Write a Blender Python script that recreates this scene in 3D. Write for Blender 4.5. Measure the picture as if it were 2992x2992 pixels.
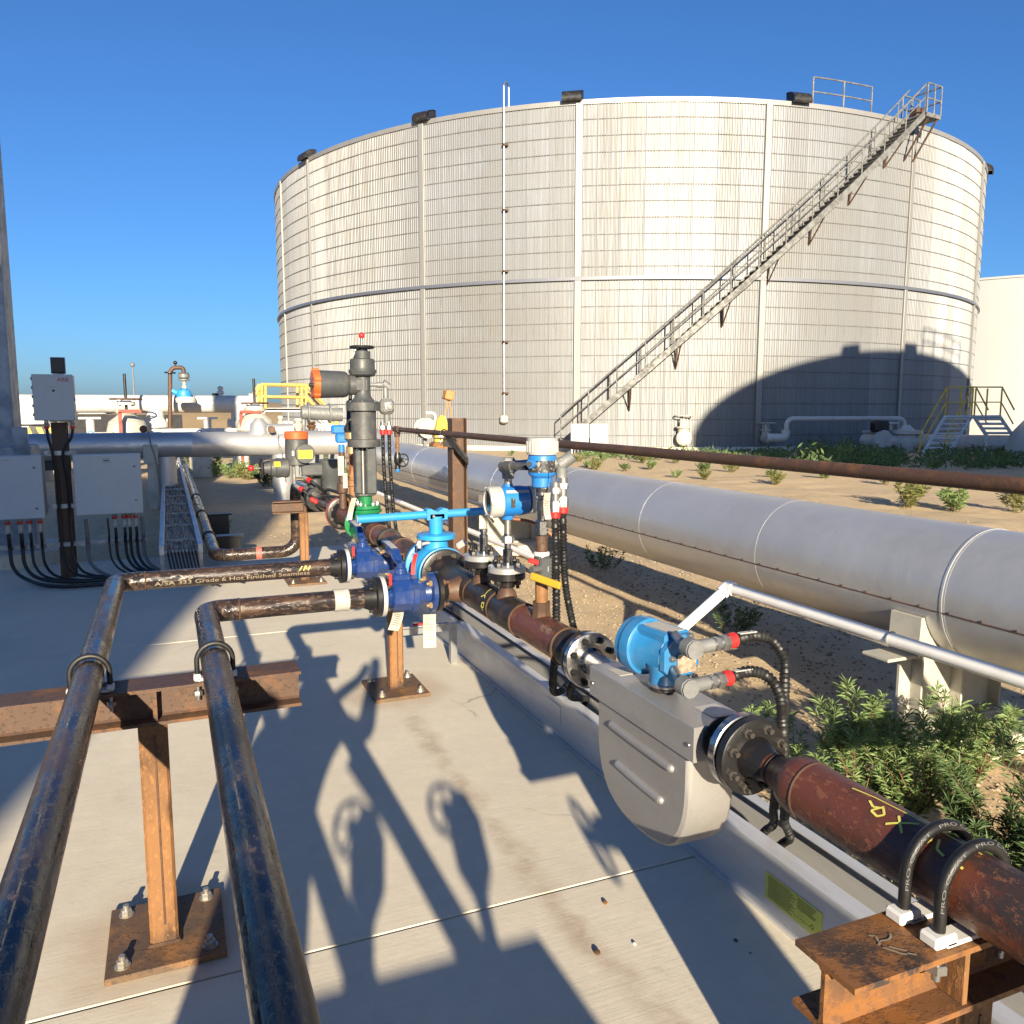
import bpy, math, random
from mathutils import Vector, Matrix, Quaternion, noise
R_ = math.radians
for o in list(bpy.data.objects): bpy.data.objects.remove(o)
SC = bpy.context.scene
COL = SC.collection
random.seed(7)

# ------------------------------------------------------------------ camera
HC = 1.6; YAW = R_(22.75); PIT = R_(7.22); FPX = 2392.0
FW = Vector((math.sin(YAW)*math.cos(PIT), math.cos(YAW)*math.cos(PIT), -math.sin(PIT)))
RT = Vector((math.cos(YAW), -math.sin(YAW), 0)); UP = RT.cross(FW)
cam = bpy.data.cameras.new('camera'); camo = bpy.data.objects.new('camera', cam); COL.objects.link(camo)
camo.location = (0, 0, HC)
camo.rotation_euler = Matrix((RT, UP, -FW)).transposed().to_euler()
cam.sensor_width = 36; cam.lens = 36*FPX/2992; cam.clip_start = 0.05; cam.clip_end = 3000
SC.camera = camo
def at(px, py, Y=None, X=None, Z=None):        # point seen at a pixel of the photo, at a known depth
    d = FW*FPX + RT*(px-1496) + UP*(1496-py); o = Vector((0, 0, HC))
    if Y is not None: t = Y/d.y
    elif X is not None: t = X/d.x
    else: t = (Z-HC)/d.z
    return o+d*t

# ------------------------------------------------------------------ light
SUN = Vector((.66, 2.87, -.87)).normalized()
w = bpy.data.worlds.new('World'); SC.world = w; w.use_nodes = True
wn = w.node_tree.nodes; bg = wn['Background']
sky = wn.new('ShaderNodeTexSky'); sky.sky_type = 'NISHITA'; sky.sun_disc = False
sky.sun_elevation = R_(16.4); sky.sun_rotation = math.atan2(-SUN.x, -SUN.y)
sky.altitude = 0; sky.air_density = 0.95; sky.dust_density = 0.9; sky.ozone_density = 8.5
w.node_tree.links.new(sky.outputs[0], bg.inputs[0]); bg.inputs[1].default_value = 0.063
sl = bpy.data.lights.new('sun', 'SUN'); sl.energy = 5.0; sl.angle = R_(0.5); sl.color = (1, .86, .64)
so = bpy.data.objects.new('sun', sl); COL.objects.link(so)
so.rotation_euler = SUN.to_track_quat('-Z', 'Y').to_euler(); so.location = (-10, -40, 15)
SC.view_settings.view_transform = 'Standard'; SC.view_settings.look = 'None'
SC.view_settings.exposure = 1.32; SC.view_settings.gamma = 1.0
SC.render.engine = 'CYCLES'

# ------------------------------------------------------------------ materials
MATS = {}
def nodes(name):
    m = bpy.data.materials.new(name); m.use_nodes = True; MATS[name] = m
    nt = m.node_tree; return m, nt, nt.nodes['Principled BSDF']
def lk(nt, a, b): nt.links.new(a, b)
def coords(nt, scale=(1, 1, 1), world=False, rot=None):
    mp = nt.nodes.new('ShaderNodeMapping'); mp.inputs['Scale'].default_value = scale
    if rot: mp.inputs['Rotation'].default_value = rot
    if world:
        g = nt.nodes.new('ShaderNodeNewGeometry'); lk(nt, g.outputs['Position'], mp.inputs[0])
    else:
        t = nt.nodes.new('ShaderNodeTexCoord'); lk(nt, t.outputs['Object'], mp.inputs[0])
    return mp.outputs[0]
def nz(nt, vec, scale, detail=4, rough=.6, lo=None, hi=None):
    n = nt.nodes.new('ShaderNodeTexNoise'); n.inputs['Scale'].default_value = scale
    n.inputs['Detail'].default_value = detail; n.inputs['Roughness'].default_value = rough
    lk(nt, vec, n.inputs['Vector'])
    if lo is None: return n.outputs['Fac']
    r = nt.nodes.new('ShaderNodeMapRange'); r.inputs[1].default_value = lo; r.inputs[2].default_value = hi
    lk(nt, n.outputs['Fac'], r.inputs[0]); return r.outputs[0]
def mix(nt, f, a, b):
    x = nt.nodes.new('ShaderNodeMix'); x.data_type = 'RGBA'
    if isinstance(f, (int, float)): x.inputs[0].default_value = f
    else: lk(nt, f, x.inputs[0])
    for v, i in ((a, 6), (b, 7)):
        if isinstance(v, tuple): x.inputs[i].default_value = (*v, 1)
        else: lk(nt, v, x.inputs[i])
    return x.outputs[2]
def mth(nt, op, a, b=0.0):
    x = nt.nodes.new('ShaderNodeMath'); x.operation = op
    for v, i in ((a, 0), (b, 1)):
        if isinstance(v, (int, float)): x.inputs[i].default_value = v
        else: lk(nt, v, x.inputs[i])
    return x.outputs[0]
def bump(nt, bs, h, st, dist=.01):
    b = nt.nodes.new('ShaderNodeBump'); b.inputs['Strength'].default_value = st; b.inputs['Distance'].default_value = dist
    lk(nt, h, b.inputs['Height']); lk(nt, b.outputs[0], bs.inputs['Normal'])
def paint(name, col, rough=.4, metal=0.0, col2=None, scale=6, lo=.45, hi=.65, bumpst=0, stretch=(1, 1, 1), rough2=None, coat=0, grime=.25, dust=0.0):
    m, nt, bs = nodes(name)
    v = coords(nt, stretch)
    f = nz(nt, v, scale, 6, .65, lo, hi)
    c2 = col2 if col2 else tuple(c*(1-grime)+.15*grime*(.5, .42, .33)[i] for i, c in enumerate(col))
    cc = mix(nt, f, col, c2)
    if dust:
        cc = mix(nt, mth(nt, 'MULTIPLY', nz(nt, coords(nt), 9, 6, .75, .5, .75), dust), cc, (.30, .25, .18)); cc = mix(nt, mth(nt, 'MULTIPLY', nz(nt, coords(nt), 120, 3, .6, .62, .68), dust*1.2), cc, (.22, .19, .15))
    lk(nt, cc, bs.inputs['Base Color'])
    bs.inputs['Metallic'].default_value = metal
    r = nt.nodes.new('ShaderNodeMapRange'); r.inputs[3].default_value = rough; r.inputs[4].default_value = rough2 if rough2 is not None else min(1, rough+.15)
    lk(nt, f, r.inputs[0]); lk(nt, r.outputs[0], bs.inputs['Roughness'])
    bs.inputs['Coat Weight'].default_value = coat
    if bumpst: bump(nt, bs, nz(nt, v, scale*6, 5), bumpst, .003)
    return m
paint('rust', (.25, .115, .038), .75, 0, (.10, .045, .025), 9, .42, .68, .5)
paint('rustdark', (.085, .045, .028), .65, 0, (.21, .085, .03), 7, .48, .68, .5)
paint('rustplate', (.12, .075, .045), .7, 0, (.30, .14, .05), 11, .45, .7, .4)
paint('rustpipe', (.135, .045, .024), .5, 0, (.045, .028, .024), 8, .47, .62, .35, (1, .35, 1))
paint('rustweld', (.085, .042, .02), .7, 0, (.05, .027, .016), 14, .4, .6, .6)
paint('blacksteel', (.011, .0105, .011), .36, 0, (.06, .033, .02), 9, .55, .8, .25)
paint('fitting', (.016, .0135, .012), .4, 0, (.085, .04, .02), 8, .52, .75, .3)
paint('millpipe', (.02, .019, .024), .2, 0, (.115, .06, .038), 16, .50, .66, .25, (1, .22, 1), .55)
paint('millpipex', (.022, .02, .024), .2, 0, (.13, .065, .038), 16, .47, .62, .25, (.22, 1, 1), .55)
paint('galv', (.36, .37, .38), .38, .8, (.28, .28, .29), 25, .4, .6, .1)
paint('alum', (.58, .58, .58), .36, .3, (.48, .475, .47), 12, .4, .65, .06, (1, .2, 1))
paint('zinc', (.36, .365, .37), .3, .8, (.26, .25, .23), 40, .4, .6)
paint('chrome', (.42, .42, .42), .16, 1.0, (.40, .40, .40), 20, .4, .6)
paint('steelnut', (.42, .40, .36), .35, .7, (.25, .18, .11), 40, .5, .7)
paint('stainless', (.42, .41, .40), .38, .6, (.36, .345, .33), 5, .4, .6, .05, (1, .3, 1), dust=0.22)
paint('castgrey', (.22, .225, .225), .5, .3, (.16, .165, .165), 30, .4, .6, .2)
paint('galvcol', (.30, .335, .37), .5, .35, (.22, .25, .28), 7, .4, .6, .1)
paint('white', (.66, .655, .64), .42)
paint('whitepipe', (.52, .515, .50), .4, 0, (.42, .39, .33), 5, .5, .75, dust=0.3)
paint('cream', (.44, .42, .36), .5)
paint('pvc', (.80, .795, .78), .35, 0, (.68, .66, .62), 9, .5, .8)
paint('padwhite', (.66, .655, .63), .5)
paint('paper', (.38, .365, .33), .7, 0, (.34, .31, .26), 30, .5, .65)
paint('yellow', (.75, .50, .05), .45)
paint('paleyellow', (.50, .36, .09), .5)
paint('yellowlabel', (.62, .48, .02), .45)
paint('limelabel', (.56, .58, .10), .45)
paint('orange', (.62, .10, .015), .42, dust=0.2)
paint('greypaint', (.058, .064, .069), .42, 0, (.047, .052, .056), 15, .4, .6, .06, dust=0.25)
paint('boxgrey', (.42, .455, .46), .45, 0, (.43, .455, .45), 3, .4, .65, dust=0.18)
paint('cyan', (.02, .26, .58), .36, 0, (.018, .20, .47), 9, .4, .7, .1, dust=0.22)
paint('navy', (.009, .034, .15), .28, 0, (.014, .036, .11), 12, .5, .7, .12, coat=.3, dust=0.16)
paint('ehblue', (.012, .17, .52), .36, dust=0.16)
paint('meterblue', (.022, .17, .39), .3, 0, (.02, .15, .34), 6, .4, .6, coat=.2, dust=0.16)
paint('green', (.008, .16, .055), .28, 0, (.02, .11, .05), 12, .5, .75, .1, coat=.3, dust=0.16)
paint('red', (.55, .02, .02), .38)
paint('redflange', (.27, .04, .022), .55, 0, (.14, .035, .02), 10, .45, .65, .2)
paint('black', (.012, .012, .013), .45)
paint('rubber', (.008, .008, .0085), .45, 0, (.016, .0155, .015), 20, .45, .7)
paint('greyrubber', (.13, .135, .14), .5)
paint('copper', (.24, .09, .045), .35, .4, (.22, .09, .045), 15, .45, .65)
paint('bronze', (.34, .24, .13), .4, .4)
paint('plasticgrey', (.40, .395, .38), .45, dust=0.25)
paint('darkglass', (.02, .02, .022), .1)
paint('nameplate', (.30, .23, .17), .35, .3, (.42, .36, .28), 60, .45, .55)
paint('blackplate', (.03, .03, .03), .4, 0, (.28, .28, .27), 90, .55, .62)
paint('markyellow', (.68, .62, .12), .7)
paint('markwhite', (.27, .225, .16), .8)
paint('pinkmark', (.62, .12, .10), .6)
paint('inkblack', (.02, .02, .02), .6)
paint('inkred', (.5, .02, .03), .5)
paint('brownstain', (.16, .09, .045), .6)
paint('liner', (.02, .02, .022), .6)
paint('stone', (.40, .32, .225), .9, 0, (.24, .19, .135), 30, .4, .6)
paint('tankwhite', (.36, .365, .37), .5, 0, (.35, .352, .355), .4, .4, .6)
paint('stem', (.16, .06, .035), .7, 0, (.12, .11, .04), 20, .4, .6)
paint('shirt', (.10, .12, .16), .85); paint('trousers', (.04, .05, .075), .85); paint('skin', (.42, .25, .17), .5)
paint('olivepaint', (.10, .12, .06), .5)

def layered(name, base, patch, speck, stretch, ps, r0, r1, plo=.5, phi=.6, bst=.35):
    m, nt, bs = nodes(name); v = coords(nt, stretch)
    f = nz(nt, v, ps, 7, .68, plo, phi); g = nz(nt, coords(nt, tuple(max(q, .45) for q in stretch)), 75, 4, .7, .54, .62); h = nz(nt, v, ps*.35, 3, .5, .4, .65)
    c = mix(nt, mth(nt, 'MULTIPLY', f, mth(nt, 'ADD', h, .35)), base, patch); c = mix(nt, mth(nt, 'MULTIPLY', g, .65), c, speck)
    lk(nt, c, bs.inputs['Base Color'])
    r = nt.nodes.new('ShaderNodeMapRange'); r.inputs[3].default_value = r0; r.inputs[4].default_value = r1; lk(nt, mth(nt, 'MAXIMUM', f, g), r.inputs[0]); lk(nt, r.outputs[0], bs.inputs['Roughness'])
    bump(nt, bs, mth(nt, 'ADD', f, mth(nt, 'MULTIPLY', g, .6)), bst, .0025)
for k in ('rust', 'millpipe', 'millpipex', 'rustdark', 'rustpipe', 'rustplate'): bpy.data.materials.remove(MATS.pop(k))
layered('rust', (.21, .098, .034), (.06, .032, .019), (.30, .15, .055), (1, 1, .5), 8, .62, .85, .44, .62)
layered('rustbeam', (.22, .095, .03), (.035, .024, .02), (.12, .055, .025), (1, 1, 1), 11, .5, .8, .47, .56)
layered('rustdark', (.075, .04, .024), (.17, .075, .028), (.04, .025, .018), (1, 1, 1), 8, .55, .75, .5, .68)
layered('rustplate', (.105, .066, .04), (.24, .115, .042), (.05, .035, .025), (1, 1, 1), 9, .6, .8, .46, .66)
layered('rustpipe', (.115, .036, .02), (.03, .021, .019), (.19, .075, .035), (1, .45, 1), 9, .38, .6, .5, .6)
layered('millpipe', (.02, .016, .015), (.062, .034, .022), (.12, .08, .055), (1, .2, 1), 17, .14, .38, .47, .6, .22)
layered('millpipex', (.02, .016, .015), (.07, .037, .024), (.12, .08, .055), (.2, 1, 1), 17, .16, .4, .46, .62, .25)
paint('brightflange', (.50, .50, .49), .33, .6, (.42, .42, .41), 20, .4, .6)
paint('handleyellow', (.40, .255, .02), .5)
paint('boltdark', (.10, .09, .08), .38, .6, (.16, .10, .06), 40, .5, .7)
paint('strapgrey', (.155, .155, .155), .6, 0, (.11, .11, .11), 3, .4, .6)
paint('alumdull', (.30, .295, .285), .42, .4, (.24, .235, .22), 2, .4, .65, 0, (1, 1, .1))
paint('stairgrey', (.19, .19, .185), .55, .2, (.10, .10, .095), 5, .4, .6)
paint('fadedorange', (.42, .20, .07), .6)

def leaf(name, c1, c2):
    m, nt, bs = nodes(name)
    oi = nt.nodes.new('ShaderNodeNewGeometry')
    lk(nt, mix(nt, oi.outputs['Random Per Island'], c1, c2), bs.inputs['Base Color'])
    bs.inputs['Roughness'].default_value = .55
    tr = nt.nodes.new('ShaderNodeBsdfTranslucent'); tr.inputs[0].default_value = (*[c*1.2 for c in c2], 1)
    mx = nt.nodes.new('ShaderNodeMixShader'); mx.inputs[0].default_value = .25
    lk(nt, bs.outputs[0], mx.inputs[1]); lk(nt, tr.outputs[0], mx.inputs[2])
    lk(nt, mx.outputs[0], nt.nodes['Material Output'].inputs[0])
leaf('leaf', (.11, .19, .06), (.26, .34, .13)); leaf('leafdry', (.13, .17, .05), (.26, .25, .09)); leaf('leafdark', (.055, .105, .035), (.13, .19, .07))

# insulation cladding: dull aluminium, streaks round the pipe
def cladding(name, axis):
    m, nt, bs = nodes(name)
    v = coords(nt, (.25, .25, .25), True); f = nz(nt, v, 9, 5, .6, .35, .7)
    lk(nt, mix(nt, f, (.52, .525, .53), (.46, .462, .465)), bs.inputs['Base Color'])
    bs.inputs['Metallic'].default_value = .6
    f2 = nz(nt, coords(nt, (1, 1, 1), True), 14, 5, .7, .3, .8)
    r = nt.nodes.new('ShaderNodeMapRange'); r.inputs[3].default_value = .38; r.inputs[4].default_value = .52
    lk(nt, f2, r.inputs[0]); lk(nt, r.outputs[0], bs.inputs['Roughness'])
    bump(nt, bs, nz(nt, coords(nt, (1, 1, 1), True), 3.5, 4), .16, .03)
cladding('cladding', 'Y')

# tank sheets: ribbed aluminium, each sheet weathered a little differently, vertical run-off streaks
m, nt, bs = nodes('tanksheet')
oi = nt.nodes.new('ShaderNodeObjectInfo')
tc = coords(nt, (1, 1, .03)); streak = nz(nt, tc, 7, 5, .6, .36, .68)
big = nz(nt, coords(nt, (.12, .12, .16), True), 1.6, 4, .6, .35, .65)
c = mix(nt, streak, (.325, .342, .362), (.235, .244, .254))
c = mix(nt, mth(nt, 'MULTIPLY', oi.outputs['Random'], .75), c, (.215, .222, .23))
c = mix(nt, mth(nt, 'MULTIPLY', big, .7), c, (.23, .225, .21))
st2 = nz(nt, coords(nt, (1, 1, .02)), 1.3, 4, .65, .46, .60); c = mix(nt, mth(nt, 'MULTIPLY', st2, .55), c, (.20, .22, .245))
st3 = nz(nt, coords(nt, (1, 1, .05)), 16, 3, .6, .60, .70); c = mix(nt, mth(nt, 'MULTIPLY', st3, .5), c, (.15, .125, .09))
lk(nt, c, bs.inputs['Base Color']); bs.inputs['Metallic'].default_value = .55
r = nt.nodes.new('ShaderNodeMapRange'); r.inputs[3].default_value = .55; r.inputs[4].default_value = .75
lk(nt, mth(nt, 'MULTIPLY', streak, oi.outputs['Random']), r.inputs[0]); lk(nt, r.outputs[0], bs.inputs['Roughness'])

# concrete: broomed, speckled, rust drip line under the meter run
m, nt, bs = nodes('concrete')
v = coords(nt, (1, 1, 1), True)
f1 = nz(nt, v, 1.3, 6, .65, .35, .7); f2 = nz(nt, v, 14, 6, .7, .35, .7); f3 = nz(nt, v, 160, 3, .6, .62, .72)
c = mix(nt, f1, (.66, .60, .475), (.57, .515, .41)); c = mix(nt, mth(nt, 'MULTIPLY', f2, .35), c, (.48, .43, .345))
br = nz(nt, coords(nt, (1.2, 26, 1), True, (0, 0, R_(4))), 3.5, 5, .6)
c = mix(nt, mth(nt, 'MULTIPLY', mth(nt, 'SUBTRACT', br, .4), .35), c, (.49, .43, .34))
c = mix(nt, mth(nt, 'MULTIPLY', f3, .5), c, (.22, .19, .16))
sx = nt.nodes.new('ShaderNodeSeparateXYZ'); lk(nt, v, sx.inputs[0])
dx = mth(nt, 'ABSOLUTE', mth(nt, 'ADD', mth(nt, 'SUBTRACT', sx.outputs[0], 1.10), mth(nt, 'MULTIPLY', mth(nt, 'SUBTRACT', nz(nt, v, 2.2, 4), .5), .28)))
st = nt.nodes.new('ShaderNodeMapRange'); st.inputs[1].default_value = .075; st.inputs[2].default_value = .0; st.interpolation_type = 'SMOOTHSTEP'; lk(nt, dx, st.inputs[0])
yl = nt.nodes.new('ShaderNodeMapRange'); yl.inputs[1].default_value = 4.5; yl.inputs[2].default_value = 3.9; lk(nt, sx.outputs[1], yl.inputs[0])
sf = mth(nt, 'MULTIPLY', mth(nt, 'MULTIPLY', st.outputs[0], yl.outputs[0]), nz(nt, v, 6, 5, .7, .3, .7))
c = mix(nt, mth(nt, 'MULTIPLY', sf, .6), c, (.25, .14, .075))
ck = nt.nodes.new('ShaderNodeTexVoronoi'); ck.feature = 'DISTANCE_TO_EDGE'; ck.inputs['Scale'].default_value = .55
wv_ = nt.nodes.new('ShaderNodeVectorMath'); wv_.operation = 'MULTIPLY_ADD'; nn_ = nt.nodes.new('ShaderNodeTexNoise'); nn_.inputs['Scale'].default_value = 3; nn_.inputs['Detail'].default_value = 6; lk(nt, v, nn_.inputs['Vector'])
lk(nt, nn_.outputs['Color'], wv_.inputs[0]); wv_.inputs[1].default_value = (.35, .35, 0); lk(nt, v, wv_.inputs[2]); lk(nt, wv_.outputs[0], ck.inputs['Vector'])
cm_ = nt.nodes.new('ShaderNodeMapRange'); cm_.inputs[1].default_value = .0035; cm_.inputs[2].default_value = .001; lk(nt, ck.outputs['Distance'], cm_.inputs[0])
c = mix(nt, mth(nt, 'MULTIPLY', mth(nt, 'MULTIPLY', cm_.outputs[0], nz(nt, v, .8, 3, .5, .56, .62)), .7), c, (.16, .13, .10))
for cx_, cy_ in ((-.074, 2.545), (1.133, 4.43)):
    ds_ = nt.nodes.new('ShaderNodeVectorMath'); ds_.operation = 'DISTANCE'; lk(nt, v, ds_.inputs[0]); ds_.inputs[1].default_value = (cx_, cy_, 0)
    rg_ = nt.nodes.new('ShaderNodeMapRange'); rg_.inputs[1].default_value = .36; rg_.inputs[2].default_value = .2; lk(nt, mth(nt, 'ADD', ds_.outputs['Value'], mth(nt, 'MULTIPLY', mth(nt, 'SUBTRACT', nz(nt, v, 7, 5), .5), .35)), rg_.inputs[0])
    c = mix(nt, mth(nt, 'MULTIPLY', rg_.outputs[0], .4), c, (.34, .215, .115))
oil = nz(nt, v, 2.6, 6, .72, .64, .74); c = mix(nt, mth(nt, 'MULTIPLY', oil, .45), c, (.27, .235, .19))
# splashed rust drops and tyre scuffs
vo = nt.nodes.new('ShaderNodeTexVoronoi'); vo.inputs['Scale'].default_value = 5.5; lk(nt, v, vo.inputs['Vector'])
dp = nt.nodes.new('ShaderNodeMapRange'); dp.inputs[1].default_value = .035; dp.inputs[2].default_value = .02; lk(nt, vo.outputs['Distance'], dp.inputs[0])
c = mix(nt, mth(nt, 'MULTIPLY', dp.outputs[0], nz(nt, v, 3, 2, .5, .5, .56)), c, (.14, .10, .075))
lk(nt, c, bs.inputs['Base Color']); bs.inputs['Roughness'].default_value = .82
bump(nt, bs, mth(nt, 'ADD', mth(nt, 'MULTIPLY', br, .8), mth(nt, 'MULTIPLY', f2, .5)), .16, .005)

# sandy ground
m, nt, bs = nodes('sand')
v = coords(nt, (1, 1, 1), True)
f1 = nz(nt, v, .35, 6, .65, .3, .7); f2 = nz(nt, v, 26, 6, .75, .3, .72); f3 = nz(nt, v, 5, 5, .6, .4, .7)
c = mix(nt, f1, (.60, .45, .26), (.50, .37, .21)); c = mix(nt, mth(nt, 'MULTIPLY', f2, .6), c, (.38, .28, .175)); c = mix(nt, mth(nt, 'MULTIPLY', f3, .4), c, (.62, .50, .34))
lk(nt, c, bs.inputs['Base Color']); bs.inputs['Roughness'].default_value = .95
bump(nt, bs, mth(nt, 'ADD', f2, mth(nt, 'MULTIPLY', nz(nt, v, 70, 4, .7), .8)), .4, .02)
m, nt, bs = nodes('dryberm')
v = coords(nt, (1, 1, 1), True)
lk(nt, mix(nt, nz(nt, v, .6, 6, .7, .35, .65), (.30, .215, .125), (.22, .17, .09)), bs.inputs['Base Color']); bs.inputs['Roughness'].default_value = .95
# ------------------------------------------------------------------ mesh helpers
V = Vector
def frame(ax):
    a = V(ax).normalized(); u = a.orthogonal().normalized()
    if abs(a.z) < .9: u = V((0, 0, 1)).cross(a).normalized()
    return a, u, a.cross(u)
class MB:
    def __init__(s): s.v = []; s.f = []
    def add(s, vs, fs):
        n = len(s.v); s.v += [V(p) for p in vs]; s.f += [tuple(i+n for i in f) for f in fs]; return s
    def box(s, c, d, bev=0.0, rot=None):
        c = V(c); h = V(d)*.5; b = min(bev, h.x*.9, h.y*.9, h.z*.9)
        M = rot if rot else Matrix.Identity(3)
        if b <= 0:
            vs = [c+M@V((x*h.x, y*h.y, z*h.z)) for x in (-1, 1) for y in (-1, 1) for z in (-1, 1)]
            return s.add(vs, [(0, 1, 3, 2), (4, 6, 7, 5), (0, 4, 5, 1), (2, 3, 7, 6), (0, 2, 6, 4), (1, 5, 7, 3)])
        vs = []; idx = {}
        for x in (-1, 1):
            for y in (-1, 1):
                for z in (-1, 1):
                    for k in range(3):
                        q = [x*(h.x-b), y*(h.y-b), z*(h.z-b)]; q[k] = (x, y, z)[k]*h[k]
                        idx[(x, y, z, k)] = len(vs); vs.append(c+M@V(q))
        fs = []; S = (-1, 1)
        for k in range(3):
            a, e = [(1, 2), (2, 0), (0, 1)][k]
            for sg in S:
                q = []
                for (i, j) in ((-1, -1), (1, -1), (1, 1), (-1, 1)):
                    t = [0, 0, 0]; t[k] = sg; t[a] = i; t[e] = j; q.append(idx[(*t, k)])
                fs.append(tuple(q) if sg > 0 else tuple(q[::-1]))
        for k in range(3):
            a, e = [(1, 2), (2, 0), (0, 1)][k]
            for i in S:
                for j in S:
                    def K(kk, n):
                        t = [0, 0, 0]; t[k] = n; t[a] = i; t[e] = j; return idx[(*t, kk)]
                    q = (K(a, -1), K(a, 1), K(e, 1), K(e, -1)); fs.append(q if i*j > 0 else q[::-1])
        for x in S:
            for y in S:
                for z in S:
                    q = tuple(idx[(x, y, z, k)] for k in range(3)); fs.append(q if x*y*z > 0 else q[::-1])
        return s.add(vs, fs)
    def lathe(s, o, ax, prof, seg=24, caps=True, rotoff=0.0):
        o = V(o); a, u, w = frame(ax); n = len(prof); vs = []; fs = []
        for h, r in prof:
            for i in range(seg):
                t = 2*math.pi*i/seg+rotoff; vs.append(o+a*h+(u*math.cos(t)+w*math.sin(t))*r)
        for j in range(n-1):
            for i in range(seg):
                k = (i+1) % seg; fs.append((j*seg+i, j*seg+k, (j+1)*seg+k, (j+1)*seg+i))
        if caps: fs.append(tuple(range(seg))[::-1]); fs.append(tuple(range((n-1)*seg, n*seg)))
        return s.add(vs, fs)
    def cyl(s, p0, p1, r, r1=None, seg=20, caps=True, ch=0.0):
        p0 = V(p0); p1 = V(p1); L = (p1-p0).length; r1 = r if r1 is None else r1
        pr = [(0, r), (L, r1)]
        if ch: pr = [(0, r-ch), (ch, r), (L-ch, r1), (L, r1-ch)]
        return s.lathe(p0, p1-p0, pr, seg, caps)
    def hexn(s, p, ax, r, h): return s.lathe(p, ax, [(0, r), (h*.85, r), (h, r*.86)], 6)
    def torus(s, c, ax, R, r, seg=32, ss=8, a0=0.0, a1=2*math.pi):
        a, u, w = frame(ax); full = abs(a1-a0-2*math.pi) < 1e-6; n = seg if full else seg+1; vs = []; fs = []
        for i in range(n):
            t = a0+(a1-a0)*i/seg; d = u*math.cos(t)+w*math.sin(t)
            for j in range(ss):
                q = 2*math.pi*j/ss; vs.append(V(c)+d*(R+r*math.cos(q))+a*r*math.sin(q))
        for i in range(seg):
            for j in range(ss):
                k = (i+1) % n; l = (j+1) % ss; fs.append((i*ss+j, k*ss+j, k*ss+l, i*ss+l))
        return s.add(vs, fs)
    def tube(s, pts, r, seg=12, bend=0.0, caps=True, nb=8, rfun=None, closed=False):
        P = [V(p) for p in pts]
        if bend:
            Q = [P[0]]
            for i in range(1, len(P)-1):
                a = (P[i-1]-P[i]); b = (P[i+1]-P[i]); la = a.length; lb = b.length; a.normalize(); b.normalize()
                th = a.angle(b); d = min(bend/math.tan(th/2) if th > .01 else 0, la*.49, lb*.49); rr = d*math.tan(th/2)
                c = P[i]+(a+b).normalized()*(rr/math.sin(th/2)) if th < 3.1 else None
                if c is None: Q.append(P[i]); continue
                s0 = P[i]+a*d-c; s1 = P[i]+b*d-c
                for k in range(nb+1): Q.append(c+s0.normalized().slerp(s1.normalized(), k/nb)*rr)
            Q.append(P[-1]); P = Q
        n = len(P); T = []
        for i in range(n):
            t = (P[min(i+1, n-1)]-P[max(i-1, 0)]); T.append(t.normalized() if t.length > 1e-9 else V((0, 0, 1)))
        a, u, w = frame(T[0]); vs = []; fs = []; acc = 0
        for i in range(n):
            if i:
                q = T[i-1].rotation_difference(T[i]); u = q@u; acc += (P[i]-P[i-1]).length
            u = (u-T[i]*u.dot(T[i])).normalized(); w = T[i].cross(u)
            rr = rfun(acc) if rfun else r
            for j in range(seg):
                t = 2*math.pi*j/seg; vs.append(P[i]+(u*math.cos(t)+w*math.sin(t))*rr)
        for i in range(n-1):
            for j in range(seg):
                k = (j+1) % seg; fs.append((i*seg+j, i*seg+k, (i+1)*seg+k, (i+1)*seg+j))
        if caps: fs.append(tuple(range(seg))[::-1]); fs.append(tuple(range((n-1)*seg, n*seg)))
        return s.add(vs, fs)
    def prism(s, poly, o, u, v, w, depth):     # poly in (u,v), extruded along w
        o = V(o); u = V(u); v = V(v); w = V(w); n = len(poly)
        vs = [o+u*a+v*b for a, b in poly]+[o+u*a+v*b+w*depth for a, b in poly]
        fs = [tuple(range(n))[::-1], tuple(range(n, 2*n))]+[(i, (i+1) % n, n+(i+1) % n, n+i) for i in range(n)]
        if u.cross(v).dot(w) < 0: fs = [f[::-1] for f in fs]
        return s.add(vs, fs)
    def sph(s, c, r, seg=16, ring=10, sc=(1, 1, 1)):
        c = V(c); vs = [c+V((0, 0, r*sc[2]))]; fs = []
        for i in range(1, ring):
            p = math.pi*i/ring
            for j in range(seg):
                t = 2*math.pi*j/seg; vs.append(c+V((r*sc[0]*math.sin(p)*math.cos(t), r*sc[1]*math.sin(p)*math.sin(t), r*sc[2]*math.cos(p))))
        vs.append(c-V((0, 0, r*sc[2])))
        for j in range(seg):
            k = (j+1) % seg; fs.append((0, 1+j, 1+k)); fs.append((len(vs)-1, 1+(ring-2)*seg+k, 1+(ring-2)*seg+j))
            for i in range(ring-2): fs.append((1+i*seg+j, 1+(i+1)*seg+j, 1+(i+1)*seg+k, 1+i*seg+k))
        return s.add(vs, fs)
    def ibeam(s, p0, p1, d, bf, tf=.009, tw=.007, up=(0, 0, 1)):
        p0 = V(p0); p1 = V(p1); ax = (p1-p0).normalized(); up = V(up); sd = up.cross(ax).normalized(); up = ax.cross(sd)
        h = d/2; b = bf/2; t = tw/2; k = .006
        P = [(-b, -h), (b, -h), (b, -h+tf), (t+k, -h+tf), (t, -h+tf+k), (t, h-tf-k), (t+k, h-tf), (b, h-tf), (b, h), (-b, h), (-b, h-tf), (-t-k, h-tf), (-t, h-tf-k), (-t, -h+tf+k), (-t-k, -h+tf), (-b, -h+tf)]
        return s.prism(P, p0, sd, up, ax, (p1-p0).length)
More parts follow.
